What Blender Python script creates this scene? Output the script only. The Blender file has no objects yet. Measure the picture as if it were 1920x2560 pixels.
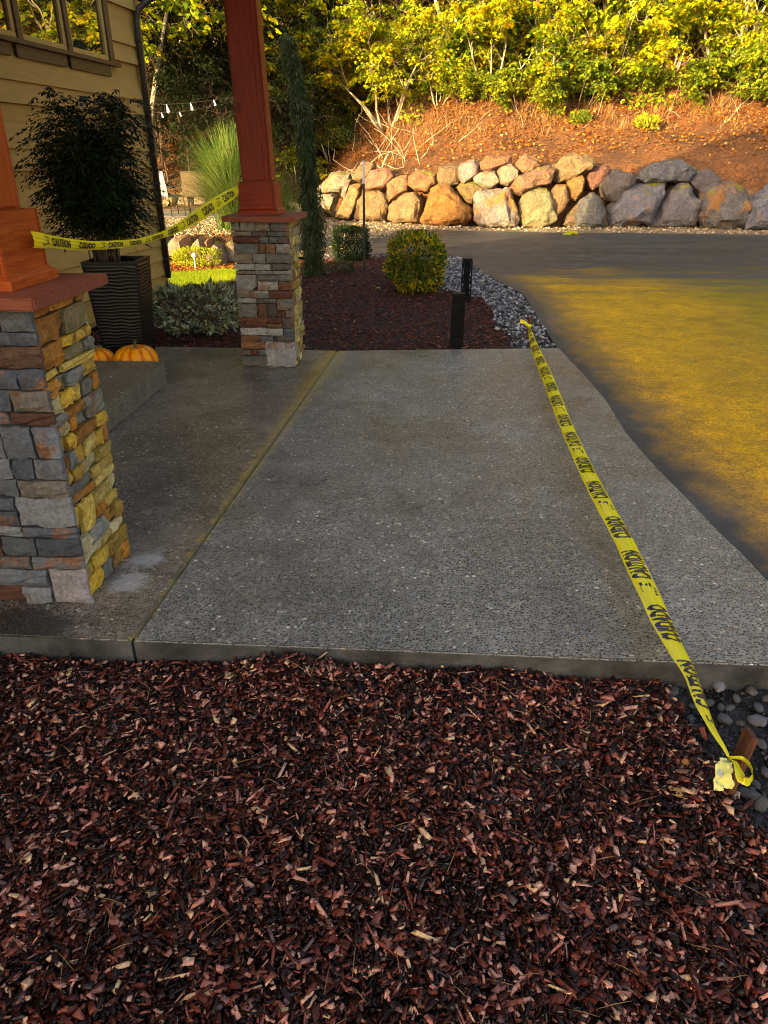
import bpy, bmesh, math, random
import numpy as np
from mathutils import Vector, Matrix, noise as mnoise, Quaternion
from mathutils.geometry import tessellate_polygon
random.seed(7); RS = np.random.RandomState(11)
sc = bpy.context.scene; COL = sc.collection
# ---------------------------------------------------------------- camera, sky, sun, exposure
F, H = 1810.0, 1.55
PITCH = math.atan(880 / F); YAW = math.radians(3.55)
cam = bpy.data.cameras.new('camera'); camo = bpy.data.objects.new('camera', cam); COL.objects.link(camo)
cam.sensor_fit = 'HORIZONTAL'; cam.sensor_width = 36; cam.lens = 36 * F / 1920; cam.clip_start = .05; cam.clip_end = 600
camo.location = (0, 0, H); camo.rotation_euler = (math.pi / 2 - PITCH, 0, YAW); sc.camera = camo
SUN_EL = math.radians(11.5); AZ = (0.6, 0.8)          # direction in which the sunlight travels
w = bpy.data.worlds.new('World'); sc.world = w; w.use_nodes = True
wn = w.node_tree.nodes; bg = wn['Background']; sky = wn.new('ShaderNodeTexSky'); sky.sky_type = 'NISHITA'
sky.sun_disc = False; sky.sun_elevation = SUN_EL; sky.sun_rotation = math.atan2(-AZ[0], -AZ[1]); sky.altitude = 100
sky.air_density = .8; sky.dust_density = 5.0; sky.ozone_density = 0.0
w.node_tree.links.new(sky.outputs[0], bg.inputs[0]); bg.inputs[1].default_value = 0.125
sl = bpy.data.lights.new('sun', 'SUN'); sl.energy = 3.2; sl.angle = math.radians(.5); sl.color = (1, .72, .34)
so = bpy.data.objects.new('sun', sl); COL.objects.link(so)
SD = Vector((AZ[0] * math.cos(SUN_EL), AZ[1] * math.cos(SUN_EL), -math.sin(SUN_EL)))
so.rotation_euler = SD.to_track_quat('-Z', 'Y').to_euler(); so.location = (-10, -10, 20)
sc.view_settings.view_transform = 'Standard'; sc.view_settings.look = 'None'
sc.view_settings.exposure = 2.2; sc.view_settings.gamma = 1; sc.view_settings.use_curve_mapping = False
sc.cycles.pixel_filter_type = 'BLACKMAN_HARRIS'; sc.cycles.filter_width = 1.05; sc.cycles.max_bounces = 6; sc.cycles.diffuse_bounces = 3; sc.cycles.transparent_max_bounces = 6

# ---------------------------------------------------------------- measuring: photo pixel -> place in the world
_f = Vector((-math.sin(YAW) * math.cos(PITCH), math.cos(YAW) * math.cos(PITCH), -math.sin(PITCH)))
_r = Vector((math.cos(YAW), math.sin(YAW), 0)); _u = _r.cross(_f)
def ray(px, py): return _f + _r * ((px - 960) / F) - _u * ((py - 1280) / F)
def P(px, py, z=0.):
    d = ray(px, py); return Vector((0, 0, H)) + d * ((z - H) / d.z)
def GY(px, py, Y):
    d = ray(px, py); return Vector((0, 0, H)) + d * (Y / d.y)

# ---------------------------------------------------------------- node helpers
def newmat(name):
    m = bpy.data.materials.new(name); m.use_nodes = True; nt = m.node_tree
    b = nt.nodes['Principled BSDF']; return m, nt, b
def nd(nt, t, ins=None, **props):
    n = nt.nodes.new('ShaderNode' + t)
    for k, v in props.items(): setattr(n, k, v)
    for k, v in (ins or {}).items():
        s = n.inputs[k]
        if isinstance(v, bpy.types.NodeSocket): nt.links.new(v, s)
        else: s.default_value = v
    return n
def setin(nt, node, **kw):
    for k, v in kw.items():
        s = node.inputs[k.replace('_', ' ')]
        if isinstance(v, bpy.types.NodeSocket): nt.links.new(v, s)
        else: s.default_value = v
def c4(c): return (c[0], c[1], c[2], 1)
def ramp(nt, fac, stops, interp='LINEAR'):
    r = nt.nodes.new('ShaderNodeValToRGB'); r.color_ramp.interpolation = interp
    e = r.color_ramp.elements
    while len(e) > 1: e.remove(e[-1])
    e[0].position = stops[0][0]; e[0].color = c4(stops[0][1])
    for p, c in stops[1:]:
        q = e.new(p); q.color = c4(c)
    nt.links.new(fac, r.inputs[0]); return r.outputs[0]
def rng(nt, v, a, b, c=0., d=1.):
    return nd(nt, 'MapRange', {0: v, 1: a, 2: b, 3: c, 4: d}).outputs[0]
def mix(nt, f, a, b, blend='MIX'):
    n = nt.nodes.new('ShaderNodeMix'); n.data_type = 'RGBA'; n.blend_type = blend
    for i, v in ((0, f), (6, a), (7, b)):
        if isinstance(v, bpy.types.NodeSocket): nt.links.new(v, n.inputs[i])
        else: n.inputs[i].default_value = v if i == 0 else c4(v)
    return n.outputs[2]
def math_(nt, op, a, b=0.):
    n = nt.nodes.new('ShaderNodeMath'); n.operation = op
    for i, v in ((0, a), (1, b)):
        if isinstance(v, bpy.types.NodeSocket): nt.links.new(v, n.inputs[i])
        else: n.inputs[i].default_value = v
    return n.outputs[0]
def objco(nt, scale=None):
    tc = nt.nodes.new('ShaderNodeTexCoord').outputs['Object']
    if scale is None: return tc
    return nd(nt, 'Mapping', {'Vector': tc, 'Scale': scale}).outputs[0]
def noise(nt, vec, scale, detail=4, rough=.6, out=0):
    return nd(nt, 'TexNoise', {'Vector': vec, 'Scale': scale, 'Detail': detail, 'Roughness': rough}).outputs[out]
def vor(nt, vec, scale, feature='F1', out='Distance', rnd=1.):
    return nd(nt, 'TexVoronoi', {'Vector': vec, 'Scale': scale, 'Randomness': rnd}, feature=feature).outputs[out]
def bump(nt, b, h, strength, dist, normal=None):
    n = nd(nt, 'Bump', {'Height': h, 'Strength': strength, 'Distance': dist})
    if normal is not None: nt.links.new(normal, n.inputs['Normal'])
    nt.links.new(n.outputs[0], b.inputs['Normal']); return n.outputs[0]

def aggregate(name, peb, paste, fleck=.04, rough=.42, bs=1.0, density=95., marks=None):
    m, nt, b = newmat(name); v = objco(nt)
    warp = nd(nt, 'VectorMath', {0: v, 1: nd(nt, 'VectorMath', {0: noise(nt, v, 40, 2, .5, 1), 1: (.006, .006, .006)}, operation='MULTIPLY').outputs[0]}, operation='ADD').outputs[0]
    vo = nd(nt, 'TexVoronoi', {'Vector': warp, 'Scale': density, 'Randomness': .9})
    d, c = vo.outputs['Distance'], vo.outputs['Color']
    edge = vor(nt, warp, density, 'DISTANCE_TO_EDGE')
    sep = nt.nodes.new('ShaderNodeSeparateColor'); nt.links.new(c, sep.inputs[0])
    pc = ramp(nt, sep.outputs[0], peb)
    big = noise(nt, v, 1.3, 5, .65); mid = noise(nt, v, 6, 4, .6)
    mask = rng(nt, edge, .06, .20)
    base = mix(nt, mask, paste, pc)
    fl = math_(nt, 'GREATER_THAN', sep.outputs[1], 1 - fleck)
    base = mix(nt, math_(nt, 'MULTIPLY', fl, mask), base, mix(nt, sep.outputs[2], (.62, .56, .45), (.30, .20, .11)))
    vo2 = nd(nt, 'TexVoronoi', {'Vector': warp, 'Scale': density * .42, 'Randomness': 1.}); s2 = nt.nodes.new('ShaderNodeSeparateColor'); nt.links.new(vo2.outputs['Color'], s2.inputs[0])
    f2 = math_(nt, 'MULTIPLY', math_(nt, 'GREATER_THAN', s2.outputs[0], 1 - fleck * 1.4), math_(nt, 'LESS_THAN', vo2.outputs['Distance'], .26))
    base = mix(nt, f2, base, mix(nt, s2.outputs[1], (.80, .78, .70), (.42, .27, .13)))
    base = mix(nt, .75, base, mix(nt, rng(nt, big, .32, .68), (.5, .49, .47), (1.28, 1.25, 1.2)), 'MULTIPLY')
    base = mix(nt, .5, base, mix(nt, rng(nt, mid, .3, .7), (.6, .6, .6), (1.3, 1.3, 1.25)), 'MULTIPLY')
    if marks: base = marks(nt, v, base, mid)
    setin(nt, b, Base_Color=base, Roughness=rng(nt, big, .3, .7, rough - .12, rough + .18))
    h = math_(nt, 'MULTIPLY', rng(nt, d, 0., .6, 1., 0.), math_(nt, 'ADD', mask, .2))
    n1 = bump(nt, b, h, .9 * bs, .004)
    bump(nt, b, noise(nt, v, 14, 4, .6), .25, .01, n1)
    return m
M = {}
def blob(nt, v, c, rx, ry, n, amp=.6):
    sp_ = nd(nt, 'SeparateXYZ', {0: v}); dx = math_(nt, 'DIVIDE', math_(nt, 'SUBTRACT', sp_.outputs[0], c[0]), rx); dy = math_(nt, 'DIVIDE', math_(nt, 'SUBTRACT', sp_.outputs[1], c[1]), ry)
    r_ = math_(nt, 'SQRT', math_(nt, 'ADD', math_(nt, 'MULTIPLY', dx, dx), math_(nt, 'MULTIPLY', dy, dy)))
    return rng(nt, math_(nt, 'ADD', r_, rng(nt, n, .3, .7, -amp, amp)), .7, 1.15, 1., 0.)
def slab_stains_glow(nt, v, base, mid):
    n = noise(nt, v, 11, 6, .7); sp_ = nd(nt, 'SeparateXYZ', {0: v})
    # yellow glow along the joint painted into the colour, wider towards the back
    jx = math_(nt, 'ADD', math_(nt, 'MULTIPLY', math_(nt, 'SUBTRACT', sp_.outputs[1], 2.07), (-.845 + 1.035) / 4.4), -1.035)
    dj = math_(nt, 'ABSOLUTE', math_(nt, 'SUBTRACT', sp_.outputs[0], jx)); wj = rng(nt, sp_.outputs[1], 2.6, 6.2, .004, .17)
    f = nd(nt, 'MapRange', {0: math_(nt, 'ADD', dj, rng(nt, n, .3, .7, -.035, .035)), 1: wj, 2: 0., 3: 0., 4: .75}).outputs[0]
    base = mix(nt, f, base, mix(nt, .6, base, (.62, .42, .03)))
    for c in (P(368, 1400), P(330, 1452)): base = mix(nt, math_(nt, 'MULTIPLY', blob(nt, v, c, .085, .075, n), .8), base, (.42, .41, .39))
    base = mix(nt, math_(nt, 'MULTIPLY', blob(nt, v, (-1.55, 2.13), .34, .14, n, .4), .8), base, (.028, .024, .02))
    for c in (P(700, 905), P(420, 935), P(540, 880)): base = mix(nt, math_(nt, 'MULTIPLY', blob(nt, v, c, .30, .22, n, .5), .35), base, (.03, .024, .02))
    return base
M['walk'] = aggregate('aggregate_grey', [(0, (.022, .022, .021)), (.35, (.06, .056, .05)), (.7, (.13, .12, .095)), (1, (.30, .26, .19))], (.27, .262, .245), .06, .34, 1.0, 88., slab_stains_glow)
M['porch'] = aggregate('aggregate_brown', [(0, (.03, .025, .021)), (.4, (.09, .072, .058)), (.8, (.17, .135, .105)), (1, (.28, .225, .17))], (.25, .21, .17), .04, .20, 1.0, 88., slab_stains_glow)
M['step'] = aggregate('aggregate_step', [(0, (.05, .04, .025)), (.5, (.13, .105, .06)), (1, (.26, .21, .13))], (.2, .17, .12), .04, .4)
def flatmat(name, col, rough=.6, var=.3, scale=8, bs=0., bscale=40, metallic=0., stretch=None, col2=None, spec=.5, bd=.01):
    m, nt, b = newmat(name); v = objco(nt, stretch)
    n = noise(nt, v, scale, 5, .6)
    c2 = col2 or tuple(x * (1 - var) for x in col)
    setin(nt, b, Base_Color=mix(nt, rng(nt, n, .35, .65), c2, tuple(x * (1 + var * .5) for x in col)), Roughness=rough, Metallic=metallic)
    b.inputs['Specular IOR Level'].default_value = spec
    if bs: bump(nt, b, noise(nt, v, bscale, 4, .6), bs, bd)
    return m
M['concrete_face'] = flatmat('slab_edge_concrete', (.075, .074, .07), .7, .75, 5, .5, 60)
M['joint'] = flatmat('joint_sealant', (.17, .14, .06), .6, .4, 20)  # ochre tint carries the yellow light reflected in the joint
M['efflo'] = flatmat('mortar_splash', (.42, .41, .40), .8, .3, 25, .5, 90)
# rock used for the veneer and boulders: the object's own colour + mineral staining
def rockmat(name, stain, stain2, scale, bs, moss=False, detail=60):
    m, nt, b = newmat(name)
    oi = nt.nodes.new('ShaderNodeObjectInfo')
    v = nd(nt, 'VectorMath', {0: objco(nt), 1: nd(nt, 'CombineXYZ', {0: math_(nt, 'MULTIPLY', oi.outputs['Random'], 37.), 1: math_(nt, 'MULTIPLY', oi.outputs['Random'], 11.), 2: 0.}).outputs[0]}, operation='ADD').outputs[0]
    n1 = noise(nt, v, scale, 6, .65); n2 = noise(nt, v, scale * 2.3, 5, .6); n3 = noise(nt, v, scale * 9, 5, .7)
    base = mix(nt, rng(nt, n2, .35, .65), mix(nt, .6, oi.outputs['Color'], (.42, .42, .42), 'MULTIPLY'), oi.outputs['Color'])
    thr = rng(nt, oi.outputs['Random'], 0., 1., .5, .68)
    f = nd(nt, 'MapRange', {0: n1, 1: thr, 2: math_(nt, 'ADD', thr, .10), 3: 0., 4: .85}).outputs[0]
    base = mix(nt, f, base, mix(nt, rng(nt, n3, .35, .65), stain, stain2))
    base = mix(nt, .7, base, mix(nt, rng(nt, n3, .32, .68), (.42, .42, .42), (1.4, 1.4, 1.4)), 'MULTIPLY')
    if moss:
        g = nt.nodes.new('ShaderNodeNewGeometry'); s = nd(nt, 'SeparateXYZ', {0: g.outputs['Normal']})
        mm = math_(nt, 'MULTIPLY', rng(nt, s.outputs[2], .55, .85), rng(nt, noise(nt, v, 2.2, 3, .5), .56, .64))
        base = mix(nt, mm, base, mix(nt, n3, (.10, .12, .01), (.40, .34, .02)))
    setin(nt, b, Base_Color=base, Roughness=.62)
    nn = bump(nt, b, n3, bs, .02 if not moss else .10)
    bump(nt, b, vor(nt, v, detail, 'F1'), bs * .35, .004 if not moss else .05, nn)
    return m
M['stone'] = rockmat('veneer_stone', (.20, .065, .02), (.30, .13, .035), 7, .55)
M['boulder'] = rockmat('boulder_rock', (.46, .22, .03), (.30, .10, .03), 1.7, 1.0, True, 7)
M['mortar'] = flatmat('dark_mortar', (.035, .03, .025), .9, .4, 30, .6, 80)
def woodmat(name, dark, light, stretch, rough=.5, bs=.35):
    m, nt, b = newmat(name); v = objco(nt, stretch)
    g = noise(nt, v, 6, 8, .7); g2 = noise(nt, objco(nt), 1.5, 3, .5); k = vor(nt, objco(nt, (3, 3, 1.3)), 1.6)
    base = mix(nt, rng(nt, g, .35, .65), dark, light)
    base = mix(nt, rng(nt, k, .05, .12, .7, 0.), base, tuple(x * .3 for x in dark))
    base = mix(nt, .5, base, mix(nt, rng(nt, g2, .3, .7), (.6, .6, .6), (1.25, 1.2, 1.2)), 'MULTIPLY')
    setin(nt, b, Base_Color=base, Roughness=rough, Specular_IOR_Level=.25); bump(nt, b, g, bs, .004); return m
M['cedar'] = woodmat('stained_cedar_upright', (.13, .010, .002), (.27, .028, .005), (14, 14, .7))
M['cedarh'] = woodmat('stained_cedar_level', (.14, .011, .002), (.28, .030, .005), (1.2, 14, 14))
M['cedar_o'] = woodmat('orange_cedar_upright', (.28, .036, .003), (.48, .09, .008), (14, 14, .7))
M['cedarh_o'] = woodmat('orange_cedar_level', (.26, .036, .003), (.46, .09, .008), (1.2, 14, 14))
M['capwood'] = woodmat('weathered_cedar_cap', (.19, .045, .018), (.31, .095, .05), (1.5, 12, 12), .6)
M['stakewood'] = woodmat('stake_wood', (.05, .02, .012), (.17, .07, .04), (20, 20, 2), .8)
M['siding'] = flatmat('painted_lap_siding', (.47, .275, .062), .55, .12, 3, .25, 30, stretch=(1, 1, 9))
M['trim'] = flatmat('brown_window_trim', (.11, .06, .02), .5, .3, 12, .3, 30, stretch=(1, 1, 6))
M['sash'] = flatmat('tan_window_sash', (.50, .32, .10), .4, .15, 10)
M['foundation'] = flatmat('ochre_foundation', (.28, .16, .04), .8, .3, 5, .3, 30)
M['pipe'] = flatmat('brown_metal_downspout', (.035, .028, .022), .3, .2, 5)
M['pipe_l'] = flatmat('corner_board_paint', (.22, .13, .06), .5, .2, 5)
M['roof'] = flatmat('roof_shingle', (.06, .055, .05), .9, .3, 15, .5, 30)
m, nt, b = newmat('window_glass'); setin(nt, b, Base_Color=(.01, .01, .008, 1), Roughness=.01)
b.inputs['IOR'].default_value = 3.4
bump(nt, b, noise(nt, objco(nt), 1.6, 2, .5), .06, .03); M['glass'] = m
# wet asphalt; ochre base colour paints in the yellow reflection of trees; attribute edge = metres from the driveway's near kerb line
m, nt, b = newmat('wet_asphalt'); v = objco(nt)
fine = noise(nt, v, 160, 3, .7); big = noise(nt, v, .55, 5, .6); mid = noise(nt, v, 3.5, 6, .7); st = noise(nt, objco(nt, (.35, 1.2, 1)), 1.4, 5, .6)
ed = nd(nt, 'Attribute', {}, attribute_name='edge').outputs['Fac']
sp = nd(nt, 'SeparateXYZ', {0: v}); Y = sp.outputs[1]
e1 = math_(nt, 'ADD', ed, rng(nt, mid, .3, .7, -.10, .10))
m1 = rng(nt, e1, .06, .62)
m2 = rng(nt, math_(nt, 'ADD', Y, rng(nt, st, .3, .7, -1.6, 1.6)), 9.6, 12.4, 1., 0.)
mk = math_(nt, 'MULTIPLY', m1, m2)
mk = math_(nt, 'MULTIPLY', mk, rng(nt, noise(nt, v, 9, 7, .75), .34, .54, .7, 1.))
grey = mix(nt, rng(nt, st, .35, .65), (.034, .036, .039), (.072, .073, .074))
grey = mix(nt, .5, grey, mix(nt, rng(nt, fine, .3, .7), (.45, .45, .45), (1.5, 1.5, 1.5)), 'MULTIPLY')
tree_sheen = mix(nt, rng(nt, math_(nt, 'ADD', ed, rng(nt, big, .3, .7, -1., 1.)), .4, 3.0), (.74, .37, .001), (.26, .19, .001))
grit = noise(nt, v, 70, 4, .75)
tree_sheen = mix(nt, .85, tree_sheen, mix(nt, rng(nt, grit, .36, .64), (.38, .38, .38), (1.6, 1.6, 1.6)), 'MULTIPLY')
tree_sheen = mix(nt, .5, tree_sheen, mix(nt, rng(nt, mid, .3, .7), (.45, .45, .45), (1.4, 1.4, 1.4)), 'MULTIPLY')
setin(nt, b, Base_Color=mix(nt, mk, grey, tree_sheen), Roughness=rng(nt, mid, .3, .7, .42, .6), Specular_IOR_Level=.22)
n1 = bump(nt, b, grit, .9, .006); bump(nt, b, mid, .2, .02, n1); M['asphalt'] = m
M['soil'] = flatmat('dark_soil', (.025, .022, .02), .6, .5, 12, 1., 45, bd=.03)
M['mulch_base'] = flatmat('mulch_underlayer', (.03, .012, .008), .9, .5, 30, 1., 60, bd=.02)
M['gravel'] = aggregate('tan_pea_gravel', [(0, (.16, .10, .045)), (.5, (.38, .27, .14)), (1, (.62, .50, .33))], (.10, .07, .035), .1, .8, 1., 22.)
m, nt, b = newmat('hill_soil'); v = objco(nt)
n = noise(nt, v, 12, 7, .75); n2 = noise(nt, v, .7, 4, .6); f = noise(nt, v, 45, 4, .8)
bc = mix(nt, rng(nt, n, .35, .65), (.05, .018, .005), (.27, .11, .03))
bc = mix(nt, rng(nt, f, .58, .68), bc, (.46, .28, .10)); bc = mix(nt, rng(nt, f, .42, .34), bc, (.05, .02, .01))
bc = mix(nt, .75, bc, mix(nt, rng(nt, n2, .35, .65), (.45, .42, .4), (1.3, 1.2, 1.1)), 'MULTIPLY')
bc = mix(nt, .6, bc, mix(nt, rng(nt, noise(nt, v, 5, 5, .7), .35, .65), (.5, .5, .5), (1.35, 1.3, 1.2)), 'MULTIPLY')
setin(nt, b, Base_Color=bc, Roughness=.9); bump(nt, b, n, 1., .06); M['hill'] = m
def chipmat(name, stops, rough=.5, sc_=60, attr='rnd'):
    m, nt, b = newmat(name); a = nd(nt, 'Attribute', {}, attribute_name=attr).outputs['Fac']
    v = objco(nt); n = noise(nt, v, sc_, 4, .7)
    base = mix(nt, .8, ramp(nt, a, stops), mix(nt, rng(nt, n, .3, .7), (.4, .38, .38), (1.45, 1.4, 1.4)), 'MULTIPLY')
    setin(nt, b, Base_Color=base, Roughness=rough, Specular_IOR_Level=.3); bump(nt, b, noise(nt, objco(nt), sc_ * 2, 3, .6), .5, .004); return m
M['chips'] = chipmat('bark_chips', [(0, (.005, .0025, .002)), (.34, (.020, .0045, .003)), (.56, (.08, .014, .007)), (.71, (.19, .040, .020)), (.80, (.38, .11, .068)), (.84, (.09, .07, .07)), (.89, (.54, .20, .14)), (.96, (.76, .40, .27)), (1, (.78, .52, .24))], .42)
M['chips_far'] = chipmat('bark_chips_far', [(0, (.012, .004, .002)), (.3, (.055, .011, .005)), (.65, (.15, .028, .012)), (.92, (.26, .06, .028)), (1, (.45, .22, .12))], .55, 40)
M['pebble'] = chipmat('river_pebbles', [(0, (.03, .03, .032)), (.35, (.11, .11, .12)), (.65, (.22, .22, .235)), (.9, (.36, .36, .37)), (1, (.5, .45, .38))], .5, 30)
M['pebble_t'] = chipmat('tan_pebbles', [(0, (.14, .09, .04)), (.5, (.36, .26, .13)), (1, (.6, .5, .34))], .7, 30)
def leafmat(name, stops, trans=.35, rough=.5, sc_=1.2, spec=.15):
    m, nt, b = newmat(name); a = nd(nt, 'Attribute', {}, attribute_name='rnd').outputs['Fac']
    oi = nt.nodes.new('ShaderNodeObjectInfo').outputs['Random']
    g = nt.nodes.new('ShaderNodeNewGeometry').outputs['Position']
    n = noise(nt, g, sc_, 3, .6)
    t = math_(nt, 'ADD', math_(nt, 'MULTIPLY', a, .50), math_(nt, 'ADD', math_(nt, 'MULTIPLY', rng(nt, n, .32, .68, 0, 1), .42), math_(nt, 'MULTIPLY', oi, .08)))
    c = ramp(nt, t, stops); setin(nt, b, Base_Color=c, Roughness=rough, Specular_IOR_Level=spec)
    tr = nd(nt, 'BsdfTranslucent', {'Color': c}); ms = nd(nt, 'MixShader', {0: trans, 1: b.outputs[0], 2: tr.outputs[0]})
    nt.links.new(ms.outputs[0], nt.nodes['Material Output'].inputs[0]); return m
M['maple'] = leafmat('autumn_maple_leaves', [(0, (.015, .04, .004)), (.25, (.07, .14, .006)), (.45, (.28, .34, .008)), (.68, (.60, .52, .006)), (.84, (.72, .42, .006)), (.95, (.62, .15, .006)), (1, (.45, .06, .006))])
M['brush'] = leafmat('brush_leaves', [(0, (.03, .06, .006)), (.35, (.10, .17, .012)), (.65, (.30, .33, .014)), (.9, (.58, .48, .014)), (1, (.5, .26, .02))])
M['shadeleaf'] = leafmat('shade_dark_evergreen_leaves', [(0, (.003, .006, .002)), (.6, (.010, .018, .004)), (.9, (.03, .04, .006)), (1, (.10, .09, .008))], .15)  # near-black tone also stands in for deep shade in the woods
M['litter'] = leafmat('fallen_leaves', [(0, (.05, .015, .006)), (.3, (.24, .06, .010)), (.55, (.42, .16, .02)), (.8, (.50, .30, .10)), (1, (.60, .48, .34))], .1, .8, 3.)
M['straw'] = leafmat('dry_stalks', [(0, (.09, .035, .012)), (.5, (.30, .15, .05)), (1, (.56, .38, .18))], .1, .7)
M['bamboo'] = leafmat('potted_plant_leaves', [(0, (.006, .010, .004)), (.5, (.016, .028, .010)), (.9, (.045, .06, .018)), (1, (.09, .08, .02))], .12, .45)
M['box'] = leafmat('boxwood_leaves', [(0, (.008, .018, .005)), (.6, (.022, .042, .010)), (1, (.05, .075, .015))], .15, .4)
M['golden'] = leafmat('golden_shrub_leaves', [(0, (.015, .04, .006)), (.4, (.06, .11, .01)), (.56, (.24, .26, .012)), (.74, (.68, .48, .01)), (1, (.66, .24, .01))], .3, .35, 5.)
M['lime'] = leafmat('lime_shrub_leaves', [(0, (.16, .22, .01)), (.6, (.42, .45, .015)), (1, (.6, .5, .015))], .3)
M['rhodo'] = leafmat('rhododendron_leaves', [(0, (.02, .028, .010)), (.35, (.10, .13, .05)), (.6, (.34, .36, .20)), (1, (.85, .80, .42))], .1, .25, 9., .5)  # pale end of the ramp paints in the lit leaf highlights
M['cypress'] = leafmat('blue_cypress_foliage', [(0, (.010, .018, .005)), (.5, (.04, .058, .018)), (.85, (.12, .14, .05)), (1, (.20, .20, .08))], .1, .7, 6.)
M['fountain'] = leafmat('fountain_grass_blades', [(0, (.02, .05, .006)), (.5, (.10, .18, .025)), (1, (.36, .38, .12))], .3)
M['lawn'] = leafmat('lawn_blades', [(0, (.16, .26, .012)), (.6, (.36, .45, .012)), (1, (.58, .58, .03))], .4)
M['bark'] = flatmat('pale_bark', (.52, .43, .30), .8, .45, 5, .6, 30, stretch=(1, 1, .3))
M['bark_dark'] = flatmat('brown_bark', (.12, .075, .045), .9, .4, 6, .6, 30, stretch=(1, 1, .3))
M['root'] = flatmat('root_wood', (.36, .25, .15), .9, .5, 5, .6, 30)
M['blackmetal'] = flatmat('dark_bronze_metal', (.005, .006, .0075), .55, .4, 14, .5, 90, spec=.12)
M['steel'] = flatmat('green_black_post_metal', (.03, .035, .03), .5, .3, 30, metallic=.3)
M['white'] = flatmat('white_paint', (.75, .73, .68), .5, .1, 10)
m, nt, b = newmat('ribbed_black_ceramic'); v = objco(nt)
n = noise(nt, nd(nt, 'Mapping', {'Vector': v, 'Scale': (.9, .9, 9)}).outputs[0], 5.5, 3, .55)
setin(nt, b, Base_Color=(.006, .006, .0065, 1), Roughness=.36, Specular_IOR_Level=.28); M['planter'] = m
m, nt, b = newmat('pumpkin_rind'); v = objco(nt)
a = nd(nt, 'Attribute', {}, attribute_name='rnd').outputs['Fac']
setin(nt, b, Base_Color=mix(nt, a, (.70, .10, .001), mix(nt, noise(nt, v, 20, 3), (.95, .30, .002), (1., .42, .004))), Roughness=.4, Specular_IOR_Level=.25)
bump(nt, b, noise(nt, v, 60, 3), .2, .004); M['pumpkin'] = m
M['stem'] = flatmat('dry_stem', (.10, .085, .045), .8, .4, 30)
m, nt, b = newmat('yellow_caution_tape'); v = objco(nt)
setin(nt, b, Base_Color=mix(nt, rng(nt, noise(nt, v, 7, 3), .3, .7), (.93, .80, .006), (1., .90, .02)), Roughness=.28)
bump(nt, b, noise(nt, objco(nt, (3, 1, 3)), 12, 3), .25, .01)
tr = nd(nt, 'BsdfTranslucent', {'Color': (.95, .8, .01, 1)}); ms = nd(nt, 'MixShader', {0: .25, 1: b.outputs[0], 2: tr.outputs[0]})
nt.links.new(ms.outputs[0], nt.nodes['Material Output'].inputs[0]); M['tape'] = m
M['ink'] = flatmat('black_ink', (.012, .011, .010), .35, .2, 30)
M['sling'] = flatmat('tan_sling_fabric', (.12, .08, .035), .8, .15, 30); M['sling2'] = flatmat('grey_sling_fabric', (.2, .22, .25), .7, .1, 30)
M['bulb'] = flatmat('white_bulb_glass', (.8, .78, .72), .2, .05, 10)
M['flagstone'] = flatmat('grey_flagstone', (.16, .15, .14), .8, .3, 5, .3, 30)

# ---------------------------------------------------------------- object helpers
def link(o, parent=None):
    COL.objects.link(o)
    if parent is not None: o.parent = parent
    return o
def tag(o, label=None, cat=None, group=None, kind=None):
    for k, v in (('label', label), ('category', cat), ('group', group), ('kind', kind)):
        if v: o[k] = v
    return o
def thing(name, label, cat, loc=(0, 0, 0), rz=0., group=None):
    o = bpy.data.objects.new(name, None); o.location = loc; o.rotation_euler = (0, 0, rz); o.empty_display_size = .1
    link(o); return tag(o, label, cat, group)
def meshobj(name, V, Fc, mat, parent=None, smooth=False, mats=None, loc=None):
    me = bpy.data.meshes.new(name); me.from_pydata([tuple(v) for v in V], [], Fc)
    for q in (mats or [mat]): me.materials.append(q)
    if smooth: me.polygons.foreach_set('use_smooth', [True] * len(me.polygons))
    me.update(); o = bpy.data.objects.new(name, me)
    if loc is not None: o.location = loc
    return link(o, parent)
def trimesh(name, V, T, rnd, mats, parent=None, smooth=False, midx=None):
    """V (n,3), T (m,3) int, rnd (m,) face values"""
    me = bpy.data.meshes.new(name); V = np.asarray(V, np.float32); T = np.asarray(T, np.int32)
    me.vertices.add(len(V)); me.vertices.foreach_set('co', V.ravel())
    me.loops.add(T.size); me.loops.foreach_set('vertex_index', T.ravel())
    me.polygons.add(len(T)); me.polygons.foreach_set('loop_start', np.arange(0, T.size, 3, dtype=np.int32))
    me.polygons.foreach_set('loop_total', np.full(len(T), 3, np.int32))
    if smooth: me.polygons.foreach_set('use_smooth', np.ones(len(T), bool))
    for q in mats: me.materials.append(q)
    if midx is not None: me.polygons.foreach_set('material_index', np.asarray(midx, np.int32))
    me.update(calc_edges=True)
    if rnd is not None:
        a = me.attributes.new('rnd', 'FLOAT', 'FACE'); a.data.foreach_set('value', np.asarray(rnd, np.float32))
    o = bpy.data.objects.new(name, me); return link(o, parent)
def scatter(tv, tf, R, T, S, rnd):
    """instances of one template as plain arrays: R (n,3,3), T (n,3), S (n,3)"""
    tv = np.asarray(tv, float); tf = np.asarray(tf)
    V = np.einsum('nij,nkj->nki', R, tv[None] * S[:, None, :]) + T[:, None, :]
    n, k = len(T), len(tv)
    Fc = (tf[None] + (np.arange(n) * k)[:, None, None]).reshape(-1, 3)
    return V.reshape(-1, 3), Fc, np.repeat(rnd, len(tf))
def join(parts):
    Vs, Fs, Rs, off = [], [], [], 0
    for V, Fc, r in parts:
        Vs.append(V); Fs.append(Fc + off); Rs.append(r); off += len(V)
    return np.concatenate(Vs), np.concatenate(Fs), np.concatenate(Rs)
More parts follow.
